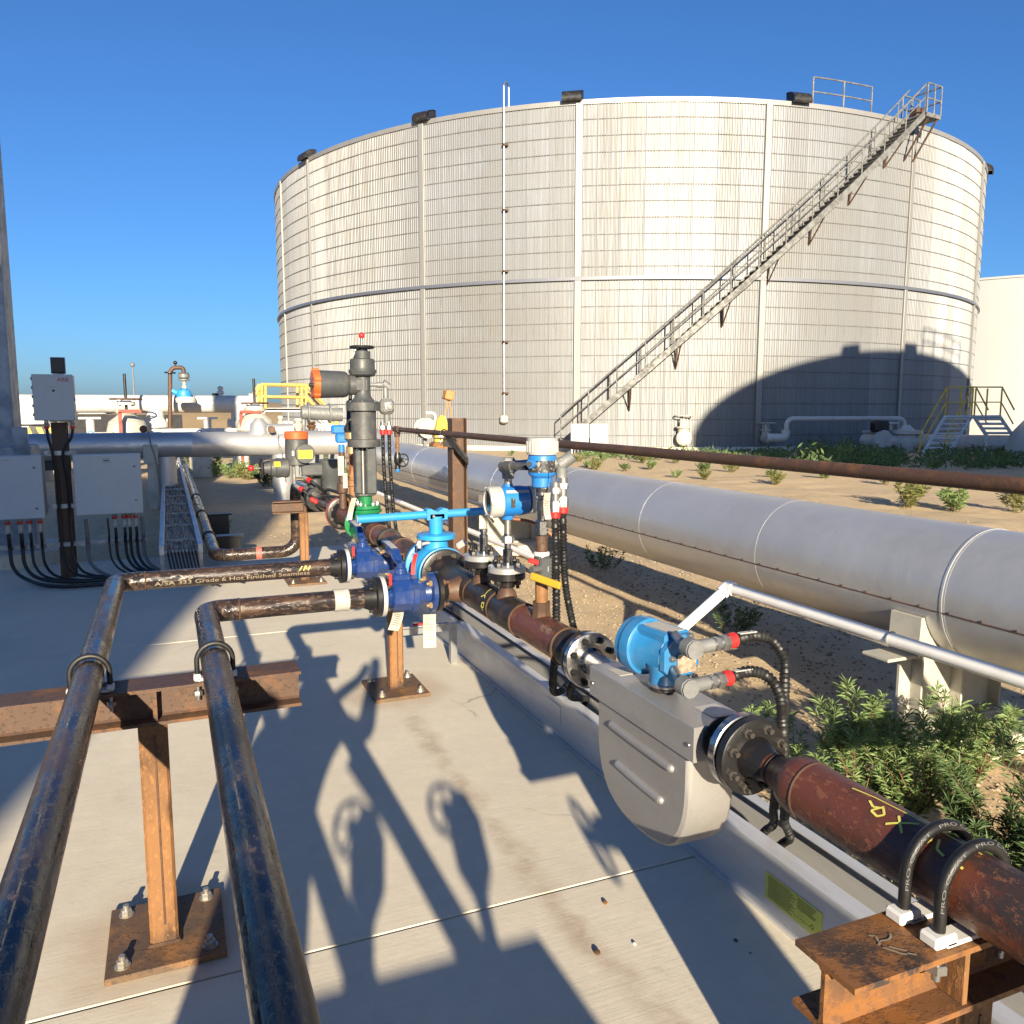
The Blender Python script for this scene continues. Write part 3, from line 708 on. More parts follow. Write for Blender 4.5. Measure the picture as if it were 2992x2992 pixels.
fl(T, 4.80, -1, RM, .10, 'blacksteel', 8, .02, .04, .011)
fl(T, 5.16, 1, RM, .10, 'blacksteel', 8, .02, .05, .011)
T.p('far_pipe', MB().cyl((XM, 5.22, ZP), (XM, 5.632, ZP), RM, seg=30), 'rustpipe')
fl(T, 5.70, -1, RM, .115, 'blacksteel', 8, .024, .05, .014)
T.p('spectacle_flange', MB().cyl((XM, 5.701, ZP), (XM, 5.728, ZP), .118, seg=36, ch=.003), 'redflange')
fl(T, 5.729, 1, RM, .112, 'blacksteel', 8, .022, .05, .013)
T.p('far_pipe', MB().tube([(XM, 5.79, ZP), (XM, 8.0, ZP), (XM, 8.0, .235), (.36, 8.0, .235), (.36, 21, .235)], RM, 24, .15, nb=10), 'millpipe')
for q, ax in (((XM, 7.85, ZP), (0, 1, 0)), ((XM, 8.0, .72), (0, 0, 1)), ((XM, 8, .385), (0, 0, 1)), ((.51, 8, .235), (1, 0, 0)), ((.36, 8.15, .235), (0, 1, 0))): weld(T, q, ax, RM+.002, 'rustdark')
T.p('pink_mark', MB().lathe((.72, 8, .235), (1, 0, 0), [(0, RM+.0008), (.05, RM+.0008)], 24, False), 'pinkmark')
for y in (9.2, 11.2, 13.4): T.p('clamp_band', MB().lathe((.36, y, .235), (0, 1, 0), [(0, RM), (0, RM+.012), (.05, RM+.012), (.05, RM)], 20, False), 'rubber')
# hand markings
fn = on_cyl_y(XM, ZP, RM)
q = RM*R_(62)
T.p('paint_marking', strokes([[(1.0, q+.012), (.985, q+.004), (.97, q+.012), (.958, q+.001), (.966, q-.008), (.982, q-.004), (.972, q+.016)],
    [(.945, q-.012), (.905, q+.02)], [(.94, q+.014), (.912, q-.012)], [(.885, q+.014), (.868, q+.004), (.872, q-.010), (.89, q-.008)], [(.86, q+.012), (.85, q-.006), (.835, q-.010)], [(.825, q+.016), (.82, q-.012), (.80, q-.012)]], .0042, fn), 'markyellow')
T.p('paint_line', strokes([[(1.045, q+.018), (1.0, q+.026), (.93, q+.03), (.86, q+.032), (.80, q+.03)]], .003, fn), 'markyellow')
fn2 = on_cyl_y(XM, ZP, RM+.004); q2 = RM*R_(40)
T.p('paint_marking', strokes([[(2.80, q2+.045), (2.79, q2+.005)], [(2.79, q2+.005), (2.81, q2-.008)], [(2.79, q2+.005), (2.775, q2-.006)], [(2.785, q2-.026), (2.765, q2-.022), (2.765, q2-.04), (2.79, q2-.042), (2.785, q2-.026), (2.78, q2-.055)]], .005, fn2), 'markyellow')
vs, fs = textpts('06-26', .03)
T.p('chalk_date', MB().add([fn(2.235+v.x, RM*R_(55)-v.y) for v in vs], fs), 'markwhite')
# stubs up from the tees, flange pairs
def tap(y, zf, rf=.068, label=None):
    T.p('stub', MB().lathe((XM, y, ZP+.04), (0, 0, 1), [(0, .042), (.03, .034), (zf-ZP-.10, .023), (zf-ZP-.04, .026)], 20), 'rustdark')
    o = T.p('tap_flange', MB().lathe((XM, y, zf-.026), (0, 0, 1), [(-.03, .03), (-.003, .034), (0, rf-.003), (.003, rf), (.021, rf), (.024, rf-.003)], 32), 'blacksteel')
    return o
tap(2.95, 1.015); tap(2.69, 1.015)
# branches towards the navy valves
for y in (3.09, 3.77):
    T.p('branch_stub', MB().lathe((1.065, y, ZP), (-1, 0, 0), [(0, RM*.98), (.03, .045), (.06, .041)], 28), 'rustdark')
    o = T.p('flange', wneck(MB(), (.957, y, ZP), (1, 0, 0), .04, .079, .02, .03), 'blacksteel')
    bolts(T, (.978, y, ZP), (1, 0, 0), .062, 4, .0135, .014, 'rustdark', .785, .012, parent=o)
T.p('olet', MB().lathe((XM, 2.39, ZP+.045), (0, 0, 1), [(0, .036), (.015, .032), (.03, .03), (.055, .030)], 8), 'rustweld')

# --- navy flanged ball valves
def navy(label, y):
    T = Thing('ball_valve', label, 'valve', (.843, y, ZP), 'navy flanged ball valves with levers')
    for a, s in ((.731, 1), (.956, -1)):
        o = T.p('flange', MB().lathe((a, y, ZP), (s, 0, 0), [(0, .074), (.003, .078), (.019, .078), (.022, .074), (.024, .05), (.045, .043)], 36), 'navy')
        bolts(T, (a+s*.022, y, ZP), (s, 0, 0), .062, 4, .0125, .012, 'bronze' if s < 0 else 'blacksteel', .785, .010, parent=o)
    T.p('gasket_tag', MB().lathe((.7335, y, ZP), (1, 0, 0), [(0, .0785), (0, .0795), (.016, .0795), (.016, .0785)], 36, False), 'plasticgrey')
    T.p('body', MB().lathe((.77, y, ZP), (1, 0, 0), [(0, .045), (.012, .062), (.085, .066), (.098, .05), (.14, .046)], 8, rotoff=.3927), 'navy')
    T.p('body_rib', MB().lathe((.855, y, ZP), (1, 0, 0), [(0, .066), (.004, .071), (.024, .071), (.028, .06)], 8, rotoff=.3927), 'navy')
    T.p('bonnet', MB().box((.82, y, ZP+.073), (.075, .06, .03), .006).lathe((.82, y, ZP+.085), (0, 0, 1), [(0, .026), (.022, .024), (.024, .017), (.042, .017)], 20), 'navy')
    T.p('stop_plate', MB().box((.79, y-.005, ZP+.097), (.09, .03, .006), .001), 'navy')
    lv = [(.82, y-.012, ZP+.125), (.82, y+.03, ZP+.128), (.82, y+.075, ZP+.165), (.82, y+.24, ZP+.178)]
    m = MB(); 
    for a, b in zip(lv[:-1], lv[1:]):
        a = V(a); b = V(b); d = b-a; M = Matrix((V((1, 0, 0)), d.normalized(), V((1, 0, 0)).cross(d.normalized()))).transposed()
        m.box((a+b)/2, (.034, d.length+.006, .008), .002, M)
    lever = T.p('lever', m, 'navy')
    T.p('lever_sticker', MB().box((.82, y+.155, ZP+.1768), (.026, .12, .001), 0, Matrix.Rotation(R_(4.3), 3, 'X')), 'plasticgrey', lever)
    T.p('seal_tag', MB().box((.765, y-.055, ZP+.075), (.012, .004, .045), .001), 'red')
navy('nearer navy blue ball valve with lever, above the rusty post', 3.09)
navy('farther navy blue ball valve with lever, on the outer pipe', 3.77)

# --- paper tags hanging from the valves
def tag_(label, p, w, h, ax=(1, 0, 0), tilt=0.0):
    u = V(ax).normalized(); m = MB(); n = 6; vs = []; fs = []; d = V((0, 0, 1)).cross(u)
    for j in range(n+1):
        t = j/n; o = V(p)+V((0, 0, -h*t))+d*(.012*math.sin(t*3))+u*tilt*h*t
        vs += [o-u*w/2, o+u*w/2, o-u*w/2+d*.001, o+u*w/2+d*.001]
    for j in range(n): fs += [(4*j, 4*j+4, 4*j+5, 4*j+1), (4*j+2, 4*j+3, 4*j+7, 4*j+6)]
    T = Thing('paper_tag', label, 'tag', p, 'white paper tags wired to valves')
    t = T.p('card', m.add(vs, fs), 'paper')
    T.p('wire', MB().tube([V(p), V(p)+V((0.01, 0, .05)), V(p)+V((0, .01, .09))], .0012, 5), 'zinc')
    T.p('written_lines', strokes([[(-w*.35, -h*(.3+.09*i)), (w*.3, -h*(.3+.09*i)-.004)] for i in range(6)], .0016, lambda a, b: V(p)+u*(a+tilt*-b)+V((0, 0, b))+d*(.012*math.sin(-b/h*3)-.0012)), 'inkblack', t)
tag_('crumpled white paper tag hanging over the cable tray rail', at(1255, 1795, Y=3.35), .055, .15, (1, -.25, 0))
tag_('folded paper tag hanging against the rusty post', at(1165, 1775, Y=3.2), .05, .10, (.7, -.7, 0), -.3)
tag_('paper tag tied beside the green valve bonnet', at(1035, 1455, Y=4.7), .03, .13, (1, 0, 0), -.25)
tag_('white tags bundled below the blue pressure transmitter', at(1600, 1440, Y=2.33), .022, .085, (1, 0, 0), .05)
tag_('red plastic tag hanging on the cyan valve', at(1215, 1618, Y=3.30), .018, .09, (1, 0, 0), -.15)
for o in bpy.data.objects:
    if o.name.startswith('paper_tag') and 'red plastic' in o.get('label', ''):
        for ch in o.children:
            if ch.name.startswith('card'): ch.data.materials[0] = MATS['red']

# --- cyan ball valve with T-handle
T = Thing('ball_valve', 'bright cyan ball valve with long T-bar handle', 'valve', (XM, 3.54, ZP))
T.p('body', MB().lathe((XM, 3.445, ZP), (0, 1, 0), [(0, .072), (.02, .093), (.055, .108), (.095, .112), (.14, .108), (.175, .093), (.195, .072)], 36), 'cyan')
for y, s in ((3.422, 1), (3.663, -1)):
    o = T.p('flange', MB().lathe((XM, y, ZP), (0, s, 0), [(0, .112), (.002, .116), (.024, .116), (.027, .11), (.03, .08)], 40), 'cyan')
    bolts(T, (XM, y+s*.027, ZP), (0, s, 0), .098, 8, .009, .006, 'cyan', .2, 0, parent=o)
T.p('bonnet', MB().lathe((XM, 3.535, ZP+.09), (0, 0, 1), [(0, .058), (.03, .053), (.05, .053), (.052, .083), (.054, .087), (.072, .087), (.075, .083), (.076, .03)], 40), 'cyan')
T.p('grease_fitting', MB().cyl((XM-.045, 3.50, 1.0), (XM-.11, 3.46, 1.0), .0075, seg=10), 'plasticgrey'); T.p('grease_cap', MB().hexn((XM-.10, 3.465, .985), (0, 0, 1), .013, .03), 'zinc')
T.p('drain_plug', MB().hexn((XM+.075, 3.44, .985), (.5, -.6, .5), .016, .04), 'plasticgrey')
T.p('stem_hub', MB().cyl((XM, 3.535, 1.035), (XM, 3.535, 1.115), .030, .034, 24).box((XM, 3.535, 1.115), (.09, .05, .045), .012).prism([(-.048, 1.10), (.048, 1.10), (.05, 1.148), (.03, 1.152), (.0, 1.135), (-.03, 1.152), (-.05, 1.148)], (XM, 3.51, 0), (1, 0, 0), (0, 0, 1), (0, 1, 0), .05), 'cyan')
T.p('hub_pin', MB().cyl((XM-.02, 3.508, 1.118), (XM-.02, 3.500, 1.118), .006, seg=10), 'zinc'); T.p('hub_slot', MB().box((XM+.012, 3.5085, 1.10), (.016, .004, .022)), 'inkblack')
T.p('handle', MB().cyl((XM-.36, 3.535, 1.118), (XM-.03, 3.535, 1.123), .0185, seg=20, ch=.002), 'cyan'); T.p('handle', MB().cyl((XM+.03, 3.535, 1.123), (XM+.44, 3.535, 1.128), .0185, seg=20, ch=.002), 'cyan')
T.p('handle_end', MB().cyl((XM-.362, 3.535, 1.118), (XM-.3605, 3.535, 1.118), .0175, seg=20), 'plasticgrey')

# --- flanged thermowell and remote-seal transmitter on it
def tapcap(name, lab, cat, y, rf=.068):
    T = Thing(name, lab, cat, (XM, y, 1.02))
    o = T.p('cover_flange', MB().lathe((XM, y, 1.0145), (0, 0, 1), [(0, rf-.002), (.002, rf), (.020, rf), (.022, rf-.003), (.0225, .02)], 40), 'brightflange')
    for k in range(4):
        t = .55+k*math.pi/2; q = V((XM+.049*math.cos(t), y+.049*math.sin(t), 1.037))
        T.i('bolt', hexmesh(.0125, .016, 'black', .012), q, None, o); T.i('bolt', hexmesh(.0125, .016, 'black', .012), q-V((0, 0, .049)), rot_to((0, 0, -1)), o)
    return T
T = tapcap('thermowell', 'polished flange with a short bare thermowell stub, farther of two', 'thermowell', 2.95)
T.p('well', MB().lathe((XM+.01, 2.95, 1.036), (0, 0, 1), [(0, .0165), (.075, .0165), (.078, .012), (.085, .012), (.087, .016), (.098, .016)], 18), 'chrome')
T = tapcap('temperature_transmitter', 'round blue transmitter with grey lens cap on a polished flange', 'transmitter', 2.69)
x0 = XM+.004; y0 = 2.69
T.p('well', MB().lathe((x0, y0, 1.036), (0, 0, 1), [(0, .018), (.06, .018), (.062, .012), (.082, .012), (.083, .0165), (.098, .0165), (.1, .014), (.118, .014)], 18), 'chrome')
T.p('union', MB().hexn((x0, y0, 1.120), (0, 0, 1), .022, .026).cyl((x0, y0, 1.146), (x0, y0, 1.22), .013, seg=14), 'zinc')
ax = V((-.995, .06, -.03)).normalized(); c = V((XM+.012, y0-.01, 1.272))
T.p('housing', MB().lathe(c+ax*-.066, ax, [(0, .035), (.006, .050), (.03, .054), (.10, .054), (.104, .05)], 32), 'ehblue')
T.p('housing_neck', MB().cyl((x0, y0, 1.205), (x0, y0, 1.24), .02, .028, 18).cyl((x0, y0-.005, 1.315), (x0, y0-.005, 1.334), .017, seg=16), 'ehblue')
lens = T.p('lens_cap', MB().lathe(c+ax*.038, ax, [(0, .052), (.002, .0555), (.042, .0565), (.05, .053), (.051, .044), (.046, .042)], 32, False), 'plasticgrey')
T.p('display', MB().cyl(c+ax*.078, c+ax*.0835, .044, seg=28), 'darkglass', lens)
for k in range(6):
    t = k*math.pi/3; _, u, w_ = frame(ax); T.p('cap_lug', MB().box(c+ax*.082+(u*math.cos(t)+w_*math.sin(t))*.053, (.014, .014, .014), .004), 'plasticgrey', lens)
T.p('rear_cap', MB().lathe(c+ax*-.066, -ax, [(0, .05), (.02, .05), (.028, .044)], 28), 'plasticgrey')
sd = V((0, 0, 1)).cross(ax).normalized()
def plate(T, name, cc, nrm, wd, ht, mat, parent=None, up=(0, 0, 1), th=.001):
    n = V(nrm).normalized(); u = V(up).cross(n).normalized(); v = n.cross(u)
    return T.p(name, MB().box(cc, (wd, ht, th), 0, Matrix((u, v, n)).transposed()), mat, parent)
plate(T, 'name_label', c+ax*-.012+V((-.05, -.75, .66)).normalized()*.0555, (-.05, -.75, .66), .085, .012, 'plasticgrey')
plate(T, 'type_plate', c+ax*.010+V((-.05, -1, -.02)).normalized()*.0548, (-.05, -1, 0), .016, .034, 'blackplate')
T.p('conduit_elbow', MB().tube([(x0, y0-.005, 1.333), (x0, y0-.005, 1.40), (x0+.07, y0-.09, 1.412)], .014, 14, .02), 'zinc')
T.p('elbow_body', MB().lathe((x0, y0-.005, 1.352), (0, 0, 1), [(0, .022), (.02, .024), (.03, .036), (.05, .038), (.075, .022)], 8), 'castgrey')
T.p('elbow_cover', MB().lathe((x0-.008, y0-.03, 1.392), (-.2, -.9, .4), [(0, .024), (.012, .022)], 4), 'castgrey')
T.p('capillary', MB().tube(spline([(x0+.02, y0, 1.205), (x0+.09, y0-.04, 1.19), (x0+.15, y0-.09, 1.13), (x0+.13, y0-.1, 1.06)], 8), .006, 8), 'copper')

# --- pressure transmitter on block valve
T = Thing('pressure_transmitter', 'upright blue transmitter with pale ribbed cap on yellow-handled block valve', 'transmitter', (XM, 2.39, .93)); y0 = 2.39; x0 = XM
T.p('riser', MB().cyl((x0, y0, .93), (x0, y0, 1.05), .021, seg=18), 'rust')
T.p('block_valve', MB().box((x0+.014, y0, 1.083), (.062, .058, .075), .005).cyl((x0, y0, 1.04), (x0, y0, 1.128), .025, seg=8), 'greypaint')
for sx in (-1, 1):
    for sy in (-1, 1): T.i('bolt', hexmesh(.0065, .008, 'zinc', .004), (x0+.014+sx*.022, y0+sy*.02, 1.1205))
T.p('cast_mark', text('1 C', .024, (x0+.004, y0-.0298, 1.075), (1, 0, 0), (0, 0, 1)), 'plasticgrey')
h0 = V((x0-.018, y0-.05, 1.06))
T.p('handle', MB().box(h0+V((-.005, -.03, -.003)), (.016, .11, .024), .004, Matrix.Rotation(R_(38), 3, 'Z')@Matrix.Rotation(R_(12), 3, 'X')), 'handleyellow')
T.p('handle_stem', MB().cyl((x0-.015, y0-.02, 1.085), (x0-.05, y0-.03, 1.085), .012, seg=12), 'zinc'); T.p('lock_clip', MB().box((x0-.042, y0-.03, 1.112), (.036, .012, .016), .003, Matrix.Rotation(R_(20), 3, 'Y')), 'red')
T.p('nipple', MB().cyl((x0, y0, 1.135), (x0, y0, 1.18), .020, seg=18).cyl((x0, y0, 1.18), (x0, y0, 1.19), .0225, seg=18), 'rustdark'); T.p('sealant', MB().lathe((x0, y0, 1.125), (0, 0, 1), [(0, .026), (.008, .0265), (.012, .021)], 18), 'padwhite')
T.p('block', MB().box((x0, y0, 1.215), (.034, .034, .05), .003).lathe((x0, y0, 1.24), (0, 0, 1), [(0, .015), (.03, .015), (.031, .0185), (.065, .0185), (.07, .0145), (.10, .0145)], 18), 'chrome')
T.p('process_neck', MB().lathe((x0, y0, 1.318), (0, 0, 1), [(0, .021), (.006, .023), (.012, .021), (.018, .023), (.03, .023)], 20), 'chrome')
T.p('housing', MB().lathe((x0, y0, 1.348), (0, 0, 1), [(0, .030), (.003, .033), (.03, .033), (.036, .040), (.043, .045), (.10, .045), (.103, .043)], 36), 'ehblue')
T.p('type_plate', MB().lathe((x0, y0, 1.397), (0, 0, 1), [(0, .0455), (.038, .0455)], 40, False), 'blackplate')
cm = MB(); cm.lathe((x0, y0, 1.452), (0, 0, 1), [(0, .046), (.002, .0495), (.048, .0505), (.054, .048), (.055, .02)], 40)
cap = T.p('cap', cm, 'plasticgrey')
rb = MB().box((.0505, 0, 0), (.003, .0035, .036), .001).mesh('cap_rib', 'plasticgrey')
for k in range(26): T.i('cap_rib', rb, (x0, y0, 1.478), Matrix.Rotation(2*math.pi*k/26, 3, 'Z'), cap)
T.p('side_port', MB().cyl((x0-.03, y0-.01, 1.425), (x0-.056, y0-.03, 1.425), .014, seg=14), 'ehblue'); T.p('port_plug', MB().cyl((x0-.054, y0-.028, 1.425), (x0-.062, y0-.034, 1.425), .009, seg=10), 'greypaint')
T.p('conduit_arm', MB().cyl((x0-.03, y0+.05, 1.412), (x0-.062, y0+.20, 1.405), .013, seg=14).cyl((x0-.048, y0+.13, 1.408), (x0-.056, y0+.165, 1.407), .017, seg=14), 'greypaint')
T.p('conduit_elbow', MB().lathe((x0+.055, y0-.03, 1.37), (0, 0, 1), [(0, .018), (.045, .019), (.05, .021), (.07, .02)], 16).cyl((x0+.03, y0-.015, 1.425), (x0+.06, y0-.033, 1.425), .018, seg=14).cyl((x0+.05, y0-.03, 1.42), (x0+.085, y0-.05, 1.45), .021, seg=14), 'castgrey')
for dx, dz in ((.055, 0), (.030, -.015)):
    q = V((x0+dx, y0-.03-dx*.2, 1.30+dz))
    T.p('cable_gland', MB().hexn(q+V((0, 0, .045)), (0, 0, 1), .019, .02).cyl(q+V((0, 0, .02)), q+V((0, 0, .05)), .014, seg=12).hexn(q+V((0, 0, -.015)), (0, 0, 1), .019, .035).cyl(q+V((0, 0, .06)), q+V((0, 0, .08)), .016, seg=12), 'zinc')
    T.p('gland_nut', MB().cyl(q+V((0, 0, -.035)), q+V((0, 0, -.012)), .018, seg=14, ch=.002), 'red')
q = V((x0+.055, y0-.041, 1.27))
single('flexible_conduit', corrugated(spline([q, q+V((.004, 0, -.10)), q+V((.012, .0, -.24)), q+V((.032, -.01, -.36)), q+V((.06, -.02, -.50)), q+V((.16, .25, -.72)), (1.79, 3.34, .22), (1.81, 3.6, .08), (1.82, 4.4, .06)], 14), .0115), 'rubber', 'black flexible conduit curving right, dropping from the upright transmitter', 'conduit', q)
q = V((x0+.030, y0-.036, 1.255))
single('flexible_conduit', corrugated(spline([q, q+V((.004, 0, -.12)), q+V((.012, .01, -.4)), q+V((.12, .25, -.68)), (1.785, 3.55, .22), (1.79, 3.85, .08), (1.80, 4.6, .06)], 14), .0125), 'rubber', 'straight ribbed black conduit hanging left of its twin below the upright transmitter', 'conduit', q)
# --- Coriolis meter
T = Thing('flow_meter', 'boxy stainless flow meter with blue round transmitter head', 'flow meter', (XM, 1.67, .6))
ya, yb, xl, xr, zt = 1.43, 1.912, 1.032, 1.182, .905
for y, s in ((1.349, 1), (2.062, -1)):
    o = T.p('flange', MB().lathe((XM, y, ZP), (0, s, 0), [(0, .080), (.002, .083), (.020, .083), (.022, .080), (.023, .04), (.035, .034)], 40), 'chrome')
    T.p('pipe_end', MB().lathe((XM, y+s*.03, ZP), (0, s, 0), [(0, .028), (.02, .032), (abs((ya if s > 0 else yb)-y)-.03, .036)], 28), 'stainless', o)
    bolts(T, (XM, y+s*.022, ZP), (0, s, 0), .0655, 8, .0105, .011, 'blacksteel', .4, .006, parent=o)
# lid: skirted box
lid = MB(); t_ = .0025
lid.box((XM, (ya+yb)/2, zt-.002), (xr-xl, yb-ya, .004), .0015)
lid.box((xl+.0012, (ya+yb)/2, zt-.042), (.0024, yb-ya, .078), .0008); lid.box((xr-.0012, (ya+yb)/2, zt-.042), (.0024, yb-ya, .078), .0008)
lid.box((XM, ya+.0012, zt-.042), (xr-xl-.004, .0024, .078), .0008); lid.box((XM, yb-.0012, zt-.042), (xr-xl-.004, .0024, .078), .0008)
lido = T.p('lid', lid, 'stainless')
for y in (yb-.018, ya+.018): T.p('rivet', MB().lathe((xl-.001, y, zt-.045), (-1, 0, 0), [(0, .006), (.003, .005), (.004, .002)], 12), 'zinc', lido)
T.p('end_ring', MB().lathe((XM, ya-.001, ZP), (0, -1, 0), [(0, .052), (.004, .052), (.006, .046)], 32), 'black')
# U-shaped case
pr = [(ya+.03, zt-.05)]; yc = (ya+yb)/2; hw = (yb-ya)/2-.03; n = 22
low = []
for k in range(n+1):
    a = math.pi*k/n; cx = math.cos(a); sx_ = math.sin(a)
    low.append((yc-hw*(abs(cx)**.72)*(1 if cx > 0 else -1), zt-.155-.205*(sx_**.8)))
pr = [(yc-hw, zt-.05)]+low+[(yc+hw, zt-.05)]
cm = MB(); a0 = xl+.008; a1 = xr-.008; bv = .018
def ringpts(x, s): return [V((x, yc+(y-yc)*s, zt-.05+(z-zt+.05)*s)) for y, z in pr]
R4 = [ringpts(a0, .955), ringpts(a0+bv*.35, .985), ringpts(a0+bv, 1.0), ringpts(a1-bv, 1.0), ringpts(a1-bv*.35, .985), ringpts(a1, .955)]
vs = [p for r in R4 for p in r]; m_ = len(pr); fs = []
for j in range(5):
    for k in range(m_): fs.append((j*m_+k, (j+1)*m_+k, (j+1)*m_+(k+1) % m_, j*m_+(k+1) % m_))
fs += [tuple(range(m_)), tuple(range(5*m_, 6*m_))[::-1]]
case = T.p('case', cm.add(vs, fs), 'stainless', ang=30)
for (ya_, za_), (yb_, zb_) in (((1.80, .776), (1.525, .772)), ((1.765, .682), (1.565, .676))):
    T.p('pressed_rib', MB().tube([(a0-.0005, ya_, za_), (a0-.002, (ya_+yb_)/2, (za_+zb_)/2), (a0-.0005, yb_, zb_)], .0105, 14).sph((a0, ya_, za_), .0105, 12, 8).sph((a0, yb_, zb_), .0105, 12, 8), 'stainless', case)
plate(T, 'data_label', (XM+.03, 1.50, zt+.0009), (0, 0, 1), .06, .075, 'plasticgrey', up=(0, 1, 0)); plate(T, 'warning_label', (1.085, 1.83, zt+.0009), (0, 0, 1), .05, .06, 'cream', up=(0, 1, 0))
# transmitter head
yn = 1.665; zc = .995; cx = XM+.012
T.p('neck_ring', MB().lathe((XM, yn, zt), (0, 0, 1), [(0, .03), (.004, .034), (.012, .034), (.014, .03), (.02, .03)], 28), 'black')
T.p('neck_clamp', MB().lathe((XM, yn, zt+.014), (0, 0, 1), [(0, .038), (.004, .039), (.008, .037)], 28), 'zinc')
T.p('neck', MB().lathe((XM, yn, zt+.02), (0, 0, 1), [(0, .036), (.03, .037), (.05, .045)], 28), 'meterblue')
ax = V((-.17, .985, 0)).normalized(); c = V((cx, yn+.03, zc)); _, u, w_ = frame(ax)
T.p('housing', MB().lathe(c+ax*-.055, ax, [(0, .052), (.004, .058), (.09, .060), (.10, .066)], 36).box(c+V((0, 0, .018))+ax*-.002, (.085, .115, .09), .008, Matrix((u, ax, V((0, 0, 1)))).transposed()), 'meterblue')
T.p('front_plate', MB().lathe(c+ax*-.072, ax, [(0, .055), (.002, .062), (.016, .063), (.02, .058)], 8, rotoff=.39), 'meterblue')
T.p('rear_cap', MB().lathe(c+ax*.046, ax, [(0, .066), (.004, .073), (.03, .075), (.034, .0745), (.036, .071), (.055, .070), (.060, .064)], 40), 'meterblue')
T.p('top_label', MB().box(c+V((0, 0, .0638))+ax*.0, (.05, .105, .001), 0, Matrix((u, ax, V((0, 0, 1)))).transposed()), 'cream')
for dz in (.03, -.03):
    for k in (-.03, .025): T.p('lug', MB().box(c+u*-.058+ax*k+V((0, 0, dz)), (.022, .018, .016), .005, Matrix((u, ax, V((0, 0, 1)))).transposed()), 'meterblue')
T.p('side_plate', MB().box(c-ax*.074+V((.012, 0, -.012)), (.062, .002, .05), .0005, Matrix((-u, ax, V((0, 0, 1)))).transposed()), 'nameplate')
for d in ((-.038, .006), (.038, -.05), (.02, .055)): T.i('bolt', hexmesh(.008, .010, 'zinc', .004), c-ax*.073+u*-d[0]+V((0, 0, d[1])), rot_to(-ax))
for px, py, yy, lab in ((2022, 1895, 1.53, 'upper'), (2008, 2008, 1.52, 'lower')):
    q = at(px, py, Y=yy); fp = V((c.x-.02, 1.61, q.z+(.012 if lab == 'upper' else .012)))
    T.p('conduit_nipple', MB().cyl(fp, q+V((-.004, .02, 0)), .0105, seg=14), 'zinc')
    e = T.p('conduit_elbow', MB().cyl(q+V((0, .022, 0)), q+V((0, -.012, 0)), .0235, seg=10, ch=.003).cyl(q+V((.01, .004, 0)), q+V((.058, .004, .002)), .0165, seg=16), 'castgrey')
    T.p('elbow_cover', MB().cyl(q+V((0, -.012, 0)), q+V((0, -.016, 0)), .0225, seg=10), 'castgrey', e)
    g2 = q+V((.058, .004, .002))
    T.p('cable_gland', MB().cyl(g2, g2+V((.05, 0, .003)), .0135, seg=14).hexn(g2+V((.006, 0, 0)), (1, 0, 0), .0175, .014).hexn(g2+V((.026, 0, .001)), (1, 0, 0), .019, .022), 'zinc')
    T.p('gland_nut', MB().cyl(g2+V((.048, 0, .003)), g2+V((.068, 0, .004)), .0185, seg=16, ch=.003), 'red')
    h = g2+V((.068, 0, .004))
    if lab == 'upper': P = [h, h+V((.055, 0, .004)), h+V((.105, -.005, -.012)), h+V((.135, -.015, -.06)), h+V((.143, -.01, -.13)), h+V((.195, .05, -.27)), (1.55, 1.75, .55), (1.72, 1.95, .34), (1.80, 2.06, .2), (1.815, 2.3, .07), (1.82, 3.2, .06)]
    else: P = [h, h+V((.05, 0, .008)), h+V((.10, -.005, -.008)), h+V((.128, -.02, -.05)), h+V((.15, -.01, -.13)), h+V((.215, .05, -.28)), (1.54, 1.70, .50), (1.72, 1.90, .32), (1.825, 2.0, .18), (1.845, 2.25, .07), (1.85, 3.2, .06)]
    lab2 = 'upper of the two black hoses leaving the flow meter head' if lab == 'upper' else 'lower of the two black hoses leaving the flow meter head'
    H = Thing('flexible_conduit', lab2, 'conduit', h); H.p('hose', corrugated(spline(P, 14), .0125, .012, .0022), 'rubber')
    H.p('sleeve_label', MB().box(h+V((.03, -.004, .0155)), (.05, .014, .003), .001), 'plasticgrey')

# --- handwheel helper
def wheel(T, c, ax, r, rr, mat, spokes=5, parent=None, hub=.02, name='handwheel'):
    a, u, w_ = frame(ax); m = MB().torus(c, ax, r, rr, 32, 8); m.cyl(V(c)-a*hub*.6, V(c)+a*hub*.6, hub, seg=12)
    for k in range(spokes):
        t = 2*math.pi*k/spokes+.2; d = u*math.cos(t)+w_*math.sin(t); m.cyl(V(c)+d*hub*.5, V(c)+d*r, rr*.65, seg=6)
    return T.p(name, m, mat, parent)
# --- green control valve with grey actuator
T = Thing('control_valve', 'green globe valve carrying a tall dark grey actuator with orange end cap', 'control valve', (XM, 4.98, ZP)); yv = 4.98; xv = XM
T.p('body', MB().sph((xv, yv, ZP-.005), .098, 28, 18, (1.0, 1.15, 1.0)).lathe((xv, yv-.15, ZP), (0, 1, 0), [(0, .07), (.06, .085), (.15, .098), (.24, .085), (.30, .07)], 28), 'green')
for y, s in ((4.802, 1), (5.158, -1)): T.p('flange', MB().lathe((xv, y, ZP), (0, s, 0), [(0, .098), (.002, .1), (.02, .1), (.024, .07)], 36), 'green')
o = T.p('bonnet_flange', MB().lathe((xv, yv, ZP+.06), (0, 0, 1), [(0, .08), (.03, .085), (.035, .098), (.05, .1), (.054, .1), (.056, .085), (.06, .092), (.08, .092), (.084, .05)], 36), 'green')
bolts(T, (xv, yv, ZP+.142), (0, 0, 1), .074, 6, .011, .014, 'zinc', .2, .014, parent=o)
